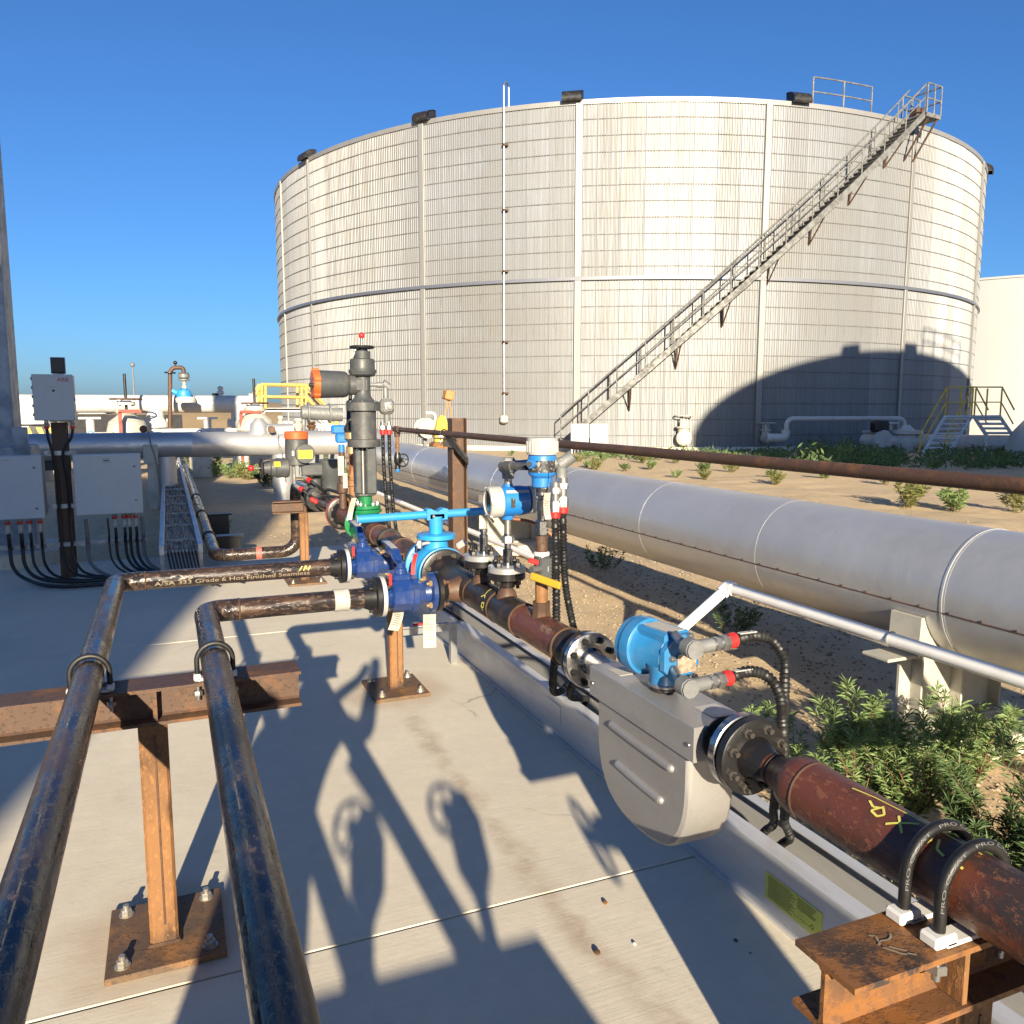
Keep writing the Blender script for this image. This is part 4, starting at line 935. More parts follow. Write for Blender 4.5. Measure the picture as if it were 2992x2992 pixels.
T.p('bonnet_neck', MB().cyl((xv, yv, ZP+.14), (xv, yv, ZP+.21), .042, seg=24), 'green')
T.p('yoke_base', MB().lathe((xv, yv, 1.065), (0, 0, 1), [(0, .05), (.004, .066), (.016, .066)], 8), 'greypaint')
for x0_, x1_ in ((-.058, -.022), (.0, .062)): T.p('yoke_leg', MB().box((xv+(x0_+x1_)/2, yv+(.02 if x0_ < 0 else -.02), 1.222), (x1_-x0_, .075, .285), .006), 'greypaint')
T.p('stem', MB().cyl((xv-.01, yv, 1.06), (xv-.01, yv, 1.38), .012, seg=12), 'zinc')
T.p('lower_plate', MB().lathe((xv, yv, 1.365), (0, 0, 1), [(0, .085), (.002, .1), (.046, .1), (.05, .08)], 36), 'greypaint')
bolts(T, (xv, yv, 1.363), (0, 0, -1), .062, 6, .009, .008, 'greypaint', .2, .006)
T.p('cylinder', MB().lathe((xv, yv, 1.414), (0, 0, 1), [(0, .077), (.17, .077)], 36), 'greypaint')
T.p('upper_plate', MB().lathe((xv, yv, 1.584), (0, 0, 1), [(0, .09), (.002, .103), (.05, .103), (.054, .095), (.06, .07), (.085, .05), (.12, .045)], 36), 'greypaint')
bolts(T, (xv, yv, 1.636), (0, 0, 1), .085, 6, .007, .008, 'greypaint', .5, .003)
T.p('gearbox', MB().cyl((xv, yv, 1.69), (xv, yv, 1.80), .046, seg=24).box((xv-.02, yv, 1.74), (.10, .09, .085), .012).cyl((xv-.05, yv, 1.74), (xv-.095, yv, 1.74), .06, seg=24), 'greypaint')
T.p('motor_housing', MB().lathe((xv-.085, yv-.005, 1.742), (-1, 0, 0), [(0, .055), (.015, .072), (.03, .078), (.17, .082), (.18, .084)], 36), 'greypaint')
mc = T.p('end_cap', MB().lathe((xv-.262, yv-.006, 1.743), (-1, 0, 0), [(0, .080), (.003, .084), (.035, .084), (.042, .078), (.044, .05)], 16), 'orange')
T.p('cap_window', MB().cyl((xv-.305, yv-.03, 1.75), (xv-.308, yv-.03, 1.75), .03, seg=20), 'darkglass', mc)
T.p('selector_knob', MB().cyl((xv-.30, yv-.065, 1.735), (xv-.33, yv-.068, 1.735), .012, seg=10), 'black', mc)
lug = MB().box((0, 0, 0), (.04, .02, .03), .004).mesh('cap_lug', 'orange')
for k in range(5):
    t = k*2*math.pi/5+.3; T.i('cap_lug', lug, V((xv-.282, yv-.006+.083*math.cos(t), 1.743+.083*math.sin(t))), Matrix.Rotation(t, 3, 'X'), mc)
T.p('spring_housing', MB().lathe((xv, yv, 1.79), (0, 0, 1), [(0, .06), (.012, .078), (.022, .08), (.028, .084), (.04, .084), (.044, .075), (.10, .073), (.106, .066), (.108, .05), (.15, .05), (.154, .034), (.165, .03)], 36), 'greypaint')
wheel(T, (xv, yv, 1.965), (0, 0, 1), .067, .0085, 'black', 4)
T.p('indicator_rod', MB().cyl((xv, yv, 1.965), (xv, yv, 2.02), .007, seg=10), 'chrome'); T.p('indicator_ball', MB().sph((xv, yv, 2.035), .0185), 'red')
T.p('conduit_elbow', MB().cyl((xv+.045, yv, 1.742), (xv+.09, yv, 1.742), .012, seg=12).cyl((xv+.085, yv, 1.742), (xv+.135, yv, 1.742), .017, seg=12).cyl((xv+.125, yv, 1.755), (xv+.16, yv, 1.73), .024, seg=12).cyl((xv+.14, yv, 1.74), (xv+.14, yv, 1.66), .016, seg=12), 'castgrey')
T.p('junction_box', MB().box((xv+.145, yv, 1.61), (.085, .075, .095), .018).cyl((xv+.145, yv, 1.51), (xv+.145, yv, 1.57), .018, seg=14), 'castgrey')
T.p('box_cover', MB().lathe((xv+.15, yv-.037, 1.61), (0, -1, 0), [(0, .03), (.012, .028), (.014, .016), (.02, .014)], 18), 'zinc')
for dx in (.115, .155):
    q = V((xv+dx, yv-.01, 1.47))
    T.p('cable_gland', MB().hexn(q, (0, 0, 1), .018, .025).cyl(q+V((0, 0, .02)), q+V((0, 0, .05)), .013, seg=10), 'zinc'); T.p('gland_nut', MB().cyl(q+V((0, 0, -.03)), q, .018, seg=12, ch=.002), 'red')
    single('flexible_conduit', corrugated(spline([q+V((0, 0, -.03)), q+V((.004, 0, -.25)), q+V((.03, .0, -.6)), q+V((.10, .02, -.95)), (1.55, 5.05, .34), (1.74, 5.0, .2), (1.79, 4.8, .07)], 12), .011, .014), 'rubber', 'left black hose dropping from the grey actuator junction box' if dx < .13 else 'right black hose dropping from the grey actuator junction box', 'conduit', q)
T.p('pull_chain', MB().tube(spline([(xv-.05, yv-.04, 1.95), (xv-.065, yv-.05, 1.9), (xv-.05, yv-.06, 1.93)], 6), .002, 5), 'zinc')

# --- second actuator (far valve on the run)
T = Thing('control_valve', 'far dark grey valve actuator with orange lid and yellow warning plates', 'control valve', (XM, 6.85, ZP)); yv = 6.85
T.p('valve_body', MB().sph((XM, yv, ZP), .095, 20, 14).lathe((XM, yv-.16, ZP), (0, 1, 0), [(0, .10), (.02, .1), (.022, .06), (.3, .06), (.302, .1), (.32, .1)], 28), 'blacksteel')
T.p('yoke', MB().cyl((XM, yv, ZP+.08), (XM, yv, 1.02), .05, seg=20).lathe((XM+.13, yv, 1.03), (0, 0, 1), [(-.12, .075), (0, .08), (.03, .10), (.14, .10), (.15, .09)], 28), 'greypaint')
T.p('gear_arm', MB().box((XM-.01, yv, 1.10), (.22, .12, .10), .012), 'greypaint')
T.p('control_head', MB().cyl((.967, yv, 1.14), (.967, yv, 1.352), .092, seg=36, ch=.006), 'greypaint')
T.p('lid', MB().lathe((.967, yv, 1.352), (0, 0, 1), [(0, .090), (.002, .094), (.055, .094), (.062, .088), (.063, .05)], 24), 'orange')
T.p('front_cover', MB().cyl((1.015, yv-.02, 1.238), (1.015, yv-.13, 1.238), .078, seg=36, ch=.004), 'greypaint')
plate(T, 'warning_plate', (1.015, yv-.1315, 1.232), (0, -1, 0), .115, .07, 'yellowlabel'); plate(T, 'rating_plate', (.925, yv-.094, 1.24), (-.3, -1, 0), .018, .04, 'plasticgrey')
T.p('motor', MB().lathe((.90, yv, 1.12), (-1, 0, 0), [(0, .07), (.01, .08), (.10, .08), (.108, .072), (.14, .07), (.15, .05), (.2, .035), (.21, .02)], 32), 'greypaint')
plate(T, 'warning_plate', (.80, yv-.078, 1.155), (0, -.9, .45), .05, .045, 'yellowlabel')
wheel(T, (.685, yv, 1.12), (1, 0, 0), .075, .009, 'black', 4); T.p('clutch_rod', MB().cyl((.69, yv, 1.12), (.62, yv, 1.12), .007, seg=8), 'zinc'); T.p('clutch_knob', MB().sph((.605, yv, 1.123), .024, 14, 10), 'red')
for dx, dz in ((.935, 1.09), (.99, 1.09)): T.p('conduit_nipple', MB().cyl((dx, yv-.03, dz+.06), (dx, yv-.04, dz-.10 if dx < .95 else dz-.03), .013, seg=10), 'castgrey')
for q, e in ((V((.945, yv-.05, .975)), V((1.12, 5.3, 1.0))), (V((1.01, yv-.05, 1.045)), V((1.10, 5.35, 1.02)))):
    d = V((.5, -.8, -.35)).normalized()
    T.p('cable_gland', MB().cyl(q, q+d*.05, .017, seg=12), 'castgrey'); T.p('gland_nut', MB().cyl(q+d*.05, q+d*.085, .02, seg=12, ch=.002), 'red')
    single('flexible_conduit', MB().tube(spline([q+d*.085, q+d*.25+V((0, 0, -.01)), q.lerp(e, .5)+V((.03, 0, -.03)), e], 10), .0125, 10), 'rubber', 'lower black cable from the far actuator towards the green valve' if q.z < 1 else 'upper black cable from the far actuator towards the green valve', 'cable', q)

# --- relief valve and small fittings beside the grey actuator
T = Thing('relief_valve', 'slim rusty relief valve with black bonnet, left of the grey actuator', 'valve', at(1032, 1500, Y=5.45)); b0 = T.b; bx, by = b0.x, b0.y
T.p('nozzle', MB().lathe((bx, by, .92), (0, 0, 1), [(0, .03), (.06, .03), (.065, .04), (.09, .04), (.095, .024), (.16, .024), (.165, .032), (.20, .032), (.205, .022), (.25, .022)], 16), 'rust')
T.p('copper_nipple', MB().lathe((bx, by, 1.17), (0, 0, 1), [(0, .022), (.05, .019), (.07, .026), (.09, .019), (.13, .022)], 16), 'copper')
T.p('body', MB().lathe((bx, by, 1.30), (0, 0, 1), [(0, .036), (.05, .036), (.055, .028), (.09, .03), (.10, .045), (.14, .045), (.145, .03)], 18), 'bronze')
T.p('bonnet', MB().lathe((bx, by, 1.445), (0, 0, 1), [(0, .045), (.02, .05), (.05, .036), (.06, .03), (.20, .028), (.21, .012), (.30, .012)], 18), 'black')
T.p('outlet', MB().cyl((bx+.02, by, 1.36), (bx+.09, by, 1.36), .02, seg=12), 'bronze')
T = Thing('pressure_switch', 'small blue pressure switch with white tags left of the relief valve', 'switch', at(1003, 1500, Y=5.5)); bx, by = T.b.x, T.b.y
T.p('riser', MB().lathe((bx, by, .93), (0, 0, 1), [(0, .025), (.1, .025), (.11, .035), (.17, .035), (.175, .02), (.38, .02)], 14), 'rustdark')
T.p('housing', MB().cyl((bx, by, 1.31), (bx, by, 1.36), .02, seg=12).box((bx, by, 1.40), (.075, .06, .06), .01).box((bx-.02, by, 1.46), (.09, .06, .06), .012), 'ehblue')
T.p('tag', MB().box((bx-.015, by-.04, 1.22), (.04, .002, .13)).box((bx+.01, by-.045, 1.12), (.03, .002, .1)), 'paper')
T.p('red_lever', MB().box((bx-.16, by+.2, .97), (.06, .02, .03), .008, Matrix.Rotation(.6, 3, 'Y')), 'red')

# --- black cables along the pad and rack of cables lives further on (left yard)
# --- aluminium cable tray beside the meter run
T = Thing('cable_tray', 'long bright aluminium cable tray lying beside the meter run', 'cable tray', (1.8, 3, 0)); zt = .205
T.p('side_rail', MB().prism([(1.69, .012), (1.755, .012), (1.755, .016), (1.694, .016), (1.694, zt-.004), (1.755, zt-.004), (1.755, zt), (1.69, zt)], (0, -1.5, 0), (1, 0, 0), (0, 0, 1), (0, 1, 0), 5.0), 'alum')
T.p('side_rail', MB().prism([(1.69, .012), (1.755, .012), (1.755, .016), (1.694, .016), (1.694, zt-.004), (1.755, zt-.004), (1.755, zt), (1.69, zt)], (0, 3.502, 0), (1, 0, 0), (0, 0, 1), (0, 1, 0), 5.0), 'alum')
for y0_, l_ in ((-1.5, 5.0), (3.502, 5.0)): T.p('side_rail', MB().prism([(1.912, .012), (1.868, .012), (1.868, .016), (1.908, .016), (1.908, zt-.004), (1.868, zt-.004), (1.868, zt), (1.912, zt)], (0, y0_, 0), (1, 0, 0), (0, 0, 1), (0, 1, 0), l_), 'alum')
rg = MB().box((0, 0, 0), (.205, .03, .02), .003).mesh('rung', 'alum')
for k in range(42): T.i('rung', rg, (1.801, -1.4+.24*k, .032))
T.p('toe_strip', MB().box((1.684, 3.5, .006), (.02, 10, .01)), 'alum')
T.p('splice_plate', MB().box((1.688, 3.5, .11), (.003, .16, .12), .001), 'alum')
lb = plate(T, 'instruction_label', (1.6885, 1.815, .097), (-1, 0, 0), .245, .088, 'limelabel')
vs = []
ln = [[(-.11+.0, .036-.0062*i), (-.01+.03*((i*37) % 5)/5, .036-.0062*i)] for i in range(12)]+[[(.02, .036-.0062*i), (.10-.02*((i*13) % 4)/4, .036-.0062*i)] for i in range(6)]+[[(.01+.012*i, -.025), (.016+.012*i, -.025)] for i in range(6)]+[[(.085, -.012), (.092, -.02), (.085, -.028), (.078, -.02), (.085, -.012)]]
T.p('label_print', strokes(ln, .0022, lambda a, b: V((1.6876, 1.815-a, .097+b))), 'inkblack', lb)
T.p('tray_cable', MB().tube([(1.80, -1.4, .055), (1.80, 3, .053), (1.81, 8.4, .053)], .012, 8).tube([(1.84, -1.4, .055), (1.83, 3, .053), (1.84, 8.4, .053)], .014, 8).tube([(1.76, .2, .055), (1.77, 3, .055), (1.76, 8.4, .053)], .012, 8), 'rubber')

# --- big silver insulated pipe
T = Thing('insulated_pipe', 'fat silver clad pipe crossing the right side behind the meter run', 'pipe', (3.62, 5, .7)); XS, ZS, RS = 3.62, .704, .324
ysm = [-5.0, -2.4, .2, 2.66, 4.0, 5.35, 6.9, 8.5, 10.1, 11.7, 13.3, 14.2]
for a, b in zip(ysm[:-1], ysm[1:]):
    sec = T.p('jacket_section', MB().lathe((XS, a, ZS), (0, 1, 0), [(0, RS-.0015), (.0, RS+.0002), (.02, RS+.0003), (b-a+.015, RS-.0008)], 64, False), 'cladding')
T.p('elbow', MB().tube([(XS, 14.2, ZS), (XS, 14.55, .86), (XS-.25, 14.9, .98), (XS-.7, 14.95, .99)], .30, 40, .3), 'cladding')
T.p('lap_seam', MB().tube([(XS-RS*.985, -5, ZS-.055), (XS-RS*.985, 14.2, ZS-.055)], .0035, 6), 'rustdark')
sc = MB().sph((0, 0, 0), .005, 8, 6).mesh('screw', 'rustdark')
for k in range(90): T.i('screw', sc, (XS-RS*.985-.003, -1+.165*k, ZS-.045))
for a in ysm[3:4]:
    T.p('band', MB().lathe((XS, a+.012, ZS), (0, 1, 0), [(0, RS), (0, RS+.003), (.012, RS+.003), (.012, RS)], 64, False), 'cladding')
def saddle(label, y):
    T = Thing('pipe_saddle', label, 'pipe support', (XS, y, 0), 'white saddles under the silver pipe')
    T.p('web', MB().box((XS, y, .235), (.72, .02, .33), .003), 'cream'); T.p('top_flange', MB().box((XS-.12, y, .408), (.80, .16, .016), .003), 'cream'); T.p('bottom_flange', MB().box((XS, y, .062), (.8, .22, .018), .003), 'cream')
    T.p('cradle', MB().prism([(-.34, .41), (.34, .41), (.33, .60)]+[(math.cos(R_(t))*(RS+.004), ZS+math.sin(R_(t))*(RS+.004)) for t in range(-18, -163, -9)]+[(-.33, .60)], (XS, y-.09, 0), (1, 0, 0), (0, 0, 1), (0, 1, 0), .18), 'cream')
    for dx in (-.28, 0.0, .28): T.p('stiffener', MB().box((XS+dx, y, .235), (.012, .15, .33), .002), 'cream')
    T.p('pier', MB().cyl((XS, y, -.06), (XS, y, .053), .36, seg=32, ch=.015), 'concrete')
    return T
saddle('cream steel saddle under the silver pipe beside the bush', 2.86)
saddle('cream steel saddle under the silver pipe behind the tall rusty column', 8.75)

# --- PVC conduit
T = Thing('plastic_pipe', 'white plastic pipe with elbow in front of the silver pipe', 'pipe', (3.2, 3, 0)); rv = .033
e1 = at(2128, 1716, X=3.2)
T.p('long_run', MB().cyl((3.2, -2, e1.z), (3.2, e1.y-.03, e1.z), rv, seg=20), 'pvc')
d1 = V((2.62, e1.y+.15, -.03))
dd = (d1-e1).normalized()
T.p('short_run', MB().cyl(e1+dd*.02, d1, rv, seg=20), 'pvc')
T.p('elbow', MB().sph(e1, rv*1.35, 16, 12).cyl(e1, e1+V((0, -.055, 0)), rv*1.3, seg=20).cyl(e1, e1+dd*.055, rv*1.3, seg=20), 'pvc')
T.p('strap', MB().torus((3.2, 2.86, e1.z), (0, 1, 0), rv+.003, .004, 20, 6), 'galv')
e2 = at(1600, 1645, X=3.2); e3 = at(1120, 1395, X=3.2)
single('plastic_pipe', MB().tube([(3.2, e2.y, e2.z), (3.2, 13.5, e2.z+.02)], rv, 14), 'pvc', 'white plastic pipe running back behind the tall rusty column', 'pipe', (3.2, 9, 0))
e4 = at(1430, 1478, X=3.3)
single('conduit', MB().tube([(3.27, e4.y-.5, e4.z), (3.27, 13.5, e4.z)], .014, 10), 'galv', 'thin grey conduit clipped along the lower flank of the silver pipe', 'conduit', (3.27, 9, 0))

# --- tall rusty column, bracket, upper pipe
T = Thing('pipe_column', 'tall rusty H column standing behind the cyan valve', 'column', (2.74, 8.0, 0))
T.p('post', MB().ibeam((2.745, 8.0, -.06), (2.745, 8.0, 1.50), .16, .155, .012, .009, up=(1, 0, 0)), 'rustdark')
T.p('bracket_plate', MB().box((2.60, 7.93, 1.30), (.22, .12, .012), .002), 'blacksteel')
T.p('bracket_brace', MB().prism([(2.56, 1.294), (2.67, 1.294), (2.83, 1.10), (2.83, 1.02), (2.67, 1.20), (2.56, 1.22)], (0, 7.90, 0), (1, 0, 0), (0, 0, 1), (0, 1, 0), .012), 'blacksteel')
T.p('base_plate', MB().box((2.745, 8.0, -.05), (.3, .3, .02)), 'rustplate')
XU, ZU, RU = 2.58, 1.347, .029
T = Thing('overhead_pipe', 'long thin rusty pipe crossing from the column to the right edge', 'pipe', (XU, 5, ZU))
ye = at(1160, 1250, X=XU).y
T.p('run', MB().cyl((XU, -3, ZU), (XU, ye-.1, ZU), RU, seg=24), 'rustdark')
T.p('tee', MB().cyl((XU, ye-.12, ZU), (XU, ye+.10, ZU), RU*1.3, seg=20).cyl((XU, ye, ZU), (XU, ye, ZU-.09), RU*1.25, seg=20), 'rustdark')
T.p('plug', MB().hexn((XU, ye+.10, ZU), (0, 1, 0), .03, .05), 'blacksteel')
T.p('drop_leg', MB().lathe((XU, ye, ZU-.09), (0, 0, -1), [(0, .02), (.08, .02), (.085, .026), (.13, .026), (.135, .019), (.20, .019)], 14), 'rust')
vs, fs = textpts('A 106 GR B', .04); fn = on_cyl_y(XU, ZU, RU); T.p('stencil_lettering', MB().add([fn(ye-.32-v.x, RU*.3-v.y*.6) for v in vs], fs), 'markwhite')
ub = ubolt('black U-bolt holding the overhead pipe on the column bracket', XU, ZU, RU, 7.93, 1.308, .0075, padw=.09)
T = Thing('gate_valve', 'small black gate valve with five-spoke handwheel hanging from the overhead pipe', 'valve', (XU, ye, 1.0))
T.p('body', MB().lathe((XU, ye, ZU-.28), (0, 0, -1), [(0, .03), (.02, .035), (.06, .045), (.11, .045), (.15, .03), (.17, .034), (.2, .034)], 16).cyl((XU, ye, ZU-.37), (XU+.03, ye-.10, ZU-.37), .03, seg=14), 'blacksteel')
T.p('plug', MB().hexn((XU, ye, ZU-.48), (0, 0, -1), .026, .04), 'ehblue')
wheel(T, (XU+.035, ye-.13, ZU-.37), V((.3, -.95, 0)), .075, .009, 'black', 5, hub=.022); T.p('wheel_nut', MB().hexn((XU+.038, ye-.14, ZU-.37), V((.3, -.95, 0)), .018, .02), 'zinc')
# ================================================================== LEFT YARD
# big galvanised column
T = Thing('steel_column', 'tall galvanised building column at the left edge', 'column', (-1.66, 9.9, 0))
T.p('shaft', MB().box((-1.70, 9.95, 4.7), (.52, .5, 9.6), .01), 'galvcol')
T.p('base_box', MB().box((-1.62, 9.9, .62), (.66, .62, 1.2), .015), 'galvcol'); T.p('side_bracket', MB().box((-1.38, 9.62, 1.24), (.14, .06, .34), .005), 'galvcol')
T.p('pedestal', MB().cyl((-1.62, 9.95, -.05), (-1.62, 9.95, .14), .62, seg=32), 'concrete')
# instrument post with boxes
T = Thing('instrument_post', 'rusty H post carrying the grey junction boxes', 'post', (-.93, 8.76, 0))
T.p('post', MB().ibeam((-.93, 8.76, 0), (-.93, 8.76, 1.47), .13, .13, .01, .008, up=(0, 1, 0)), 'rustdark')
for z, x0, x1 in ((1.165, -1.06, -.80), (.668, -1.10, -.79), (.305, -1.9, -.25)):
    T.p('strut', MB().channel((x0, 8.66, z), (x1, 8.66, z), .041, .03, .003), 'galv')
for z in (1.165, .668, .305):
    for dx in (-.10, -.03, .05): T.i('strut_bolt', hexmesh(.011, .012, 'zinc', .006), (-.93+dx, 8.645, z+.02), rot_to((0, -1, 0)))
def jbox(label, x0, x1, z0, z1, y, d, seams=True):
    T = Thing('junction_box', label, 'junction box', ((x0+x1)/2, y, z0), 'grey wall boxes on the instrument post')
    T.p('enclosure', MB().box(((x0+x1)/2, y+d/2+.012, (z0+z1)/2), (x1-x0-.012, d, z1-z0-.012), .004), 'boxgrey')
    T.p('door', MB().box(((x0+x1)/2, y+.006, (z0+z1)/2), (x1-x0, .018, z1-z0), .006), 'boxgrey'); return T
T = jbox('small grey box with red lettering on top of the rusty post', -1.092, -.765, 1.49, 1.902, 8.45, .20)
T.p('brand_lettering', text('ABB', .052, (-.893, 8.4455, 1.838), (1, 0, 0), (0, 0, 1)), 'inkred')
T.p('name_strip', MB().box((-.935, 8.446, 1.79), (.095, .002, .012)), 'plasticgrey'); T.p('warning_mark', MB().box((-.925, 8.446, 1.757), (.02, .002, .02)), 'inkblack')
T.p('latch', MB().box((-.76, 8.47, 1.68), (.012, .02, .035), .003), 'plasticgrey')
for k in range(5): T.p('hinge', MB().cyl((-1.094, 8.447, 1.53+.08*k), (-1.094, 8.447, 1.555+.08*k), .006, seg=8), 'castgrey')
T.p('rail', MB().channel((-1.0, 8.66, 1.475), (-.82, 8.66, 1.475), .03, .03, .003), 'galv')
for x in (-1.01, -.80):
    T.p('cable_gland', MB().cyl((x, 8.55, 1.49), (x, 8.55, 1.44), .018, seg=10).hexn((x, 8.55, 1.45), (0, 0, 1), .022, .02), 'zinc'); T.p('gland_nut', MB().cyl((x, 8.55, 1.415), (x, 8.55, 1.44), .022, seg=10), 'red')
T = Thing('radio_antenna', 'small dark panel antenna on top of the lettered box', 'antenna', (-.885, 8.55, 1.905))
T.p('panel', MB().box((-.885, 8.54, 1.985), (.105, .035, .135), .006), 'black'); T.p('panel_frame', MB().box((-.885, 8.55, 1.985), (.118, .03, .148), .004), 'castgrey'); T.p('mount', MB().box((-.885, 8.55, 1.906), (.08, .03, .012)), 'galv')
T = jbox('grey junction box right of the rusty post, four red glands below', -.81, -.245, .617, 1.178, 8.45, .23)
T.p('warning_sticker', MB().box((-.535, 8.446, 1.12), (.06, .002, .05), .0008), 'plasticgrey'); T.p('sticker_print', MB().box((-.535, 8.4445, 1.12), (.045, .001, .008)), 'inkblack')
for z in (1.06, .74): T.p('latch', MB().box((-.30, 8.445, z), (.028, .008, .022), .003), 'plasticgrey'); T.p('latch_slot', MB().cyl((-.302, 8.441, z), (-.302, 8.437, z), .006, seg=8), 'inkblack')
T2 = jbox('grey junction box at the left edge, left of the rusty post', -1.72, -1.06, .608, 1.178, 8.45, .25)
for z in (1.07, .70): T2.p('latch', MB().box((-1.12, 8.445, z), (.028, .008, .022), .003), 'plasticgrey'); T2.p('latch_slot', MB().cyl((-1.122, 8.441, z), (-1.122, 8.437, z), .006, seg=8), 'inkblack')
T2.p('name_strip', MB().box((-1.36, 8.446, 1.14), (.1, .002, .014)), 'plasticgrey')
def drop(x, z0, lab, TT, zend=.04, xr=1.2, rad=.014, mat='rubber', yy=8.56, gland=True):
    if gland:
        TT.p('cable_gland', MB().hexn((x, yy, z0-.03), (0, 0, 1), .022, .03).cyl((x, yy, z0-.03), (x, yy, z0+.01), .016, seg=10), 'zinc'); TT.p('gland_nut', MB().cyl((x, yy, z0-.055), (x, yy, z0-.03), .024, seg=12, ch=.003), 'red')
    T = Thing('cable', lab, 'cable', (x, yy, z0), 'black cables dropping from the junction boxes')
    yb_ = 8.35-.25*random.random()
    T.p('jacket', MB().tube(spline([(x, yy, z0-.05), (x+.005, yy, z0-.2), (x, 8.60, .32), (x+.02, 8.56, .16), (x+.13, 8.45, .06), (x+.40, yb_, .03), (x+.9, yb_-.05, .025+.02*random.random()), (max(x+1.3, xr*.7), yb_-.05, .03), (xr+.4, yb_-.1, .03)], 8), rad, 8), mat)
    if gland: T.p('marker_sleeve', MB().cyl((x+.002, yy, z0-.14), (x+.001, yy, z0-.06), rad+.003, seg=10), 'plasticgrey')
    T.p('strut_clamp', MB().box((x+.001, 8.63, .325), (.04, .05, .035), .006), 'zinc')
for k, x in enumerate((-.50, -.42, -.375, -.32)): drop(x, .617, ('leftmost', 'second from left', 'third from left', 'rightmost')[k]+' of the four glanded cables below the right junction box', T)
drop(-.56, .617, 'thin black cable bending left of the glands below the right junction box', T, rad=.009, gland=False)
drop(-.745, .617, 'grey looped cable at the left underside of the right junction box', T, rad=.018, mat='greyrubber', gland=False, xr=-.1)
drop(-.265, .617, 'grey looped cable at the right underside of the right junction box', T, rad=.017, mat='greyrubber', gland=False, xr=.4)
for k, x in enumerate((-1.38, -1.28, -1.205, -1.12)): drop(x, .608, ('leftmost', 'second from left', 'third from left', 'rightmost')[k]+' of the four glanded cables below the left junction box', T2, rad=.017 if k < 2 else .013)
for x, xe, lab in ((-1.01, -.985, 'left'), (-.80, -.90, 'right')):
    single('cable', MB().tube(spline([(x, 8.55, 1.42), (x+(xe-x)*.2, 8.56, 1.33), (xe, 8.6, 1.19), (xe+.02, 8.62, .9), (xe+.02, 8.63, .4), (xe+.05, 8.6, .15), (xe+.3, 8.4, .04), (.4, 8.25, .03)], 8), .013, 8), 'rubber', lab+' black cable running down the post from the lettered box', 'cable', (x, 8.6, 0))
# --- ladder rack with many cables running away
T = Thing('ladder_rack', 'white ladder rack full of dark cables running away from the pad', 'cable tray', (.06, 12, 0))
for x in (-.10, .235): T.p('side_rail', MB().box((x, 15.6, .30), (.045, 15.0, .09), .004), 'alum')
rg = MB().box((0, 0, 0), (.335, .03, .02)).mesh('rung', 'alum')
for k in range(48): T.i('rung', rg, (.067, 8.2+.3*k, .268))
for x in (-.10, .235): T.p('leg', MB().box((x, 8.15, .13), (.035, .035, .36)), 'galv')
T.p('foot_strut', MB().box((.06, 8.15, -.02), (.75, .05, .04)), 'galv'); T.p('end_bar', MB().box((.067, 8.1, .06), (.34, .04, .03)), 'galv')
for k in range(9):
    x = -.05+.03*k; P = [(x+.012*math.sin(j*1.9+k*2), 7.95+.45*j+(0 if j else .2), .30+.012*math.sin(j*1.3+k)) for j in range(32)]
    P = [(x+.2+.08*k*.3, 7.9-.06*k % .3, .02), (x+.03, 8.0, .10), (x, 8.12, .27)]+P[1:]
    T.p('cable', MB().tube(P, .009, 6), 'rubber')
# cable ties
ty = MB().box((0, 0, 0), (.27, .012, .03)).mesh('cable_tie', 'plasticgrey')
for k in range(10): T.i('cable_tie', ty, (.067, 8.6+1.1*k, .312))
for y, x in ((9.3, .55), (11.3, .56)): single('pipe_block', MB().box((x, y, .09), (.26, .12, .26), .004).box((x, y, .225), (.34, .16, .02), .002), 'blacksteel', 'nearer black steel block beside the ground pipe' if y < 10 else 'farther black steel block beside the ground pipe', 'support block', (x, y, 0))

# --- silver cross pipe
T = Thing('insulated_pipe', 'silver clad pipe crossing the back left behind the junction boxes', 'pipe', (0, 14.9, .99))
xs2 = [-9, -6.5, -4.2, -1.9, .35, 2.0, 2.93]
for a, b in zip(xs2[:-1], xs2[1:]): T.p('jacket_section', MB().lathe((a, 14.9, .99), (1, 0, 0), [(0, .212), (0, .216), (.03, .216), (.035, .213), (b-a+.01, .212)], 40, False), 'cladding')
for x in (-.05, 1.85): T.p('drop_leg', MB().cyl((x, 14.9, -.06), (x, 14.9, .80), .17, seg=24), 'cladding')
T.p('support', MB().box((-.27, 14.72, .86), (.22, .1, .30), .004).box((-.27, 14.7, .70), (.28, .12, .02)).box((-.27, 14.72, .32), (.12, .1, .76)), 'cream')
T = Thing('valve_body_bonnet', 'silver insulated valve bonnet on the back cross pipe', 'valve', (1.5, 14.9, 1.2))
T.p('jacket', MB().lathe((1.48, 14.9, 1.15), (0, 0, 1), [(0, .17), (.18, .15), (.28, .06)], 24), 'cladding'); T.p('side_jacket', MB().cyl((1.48, 14.9, 1.22), (2.05, 14.9, 1.22), .11, seg=20), 'cladding')
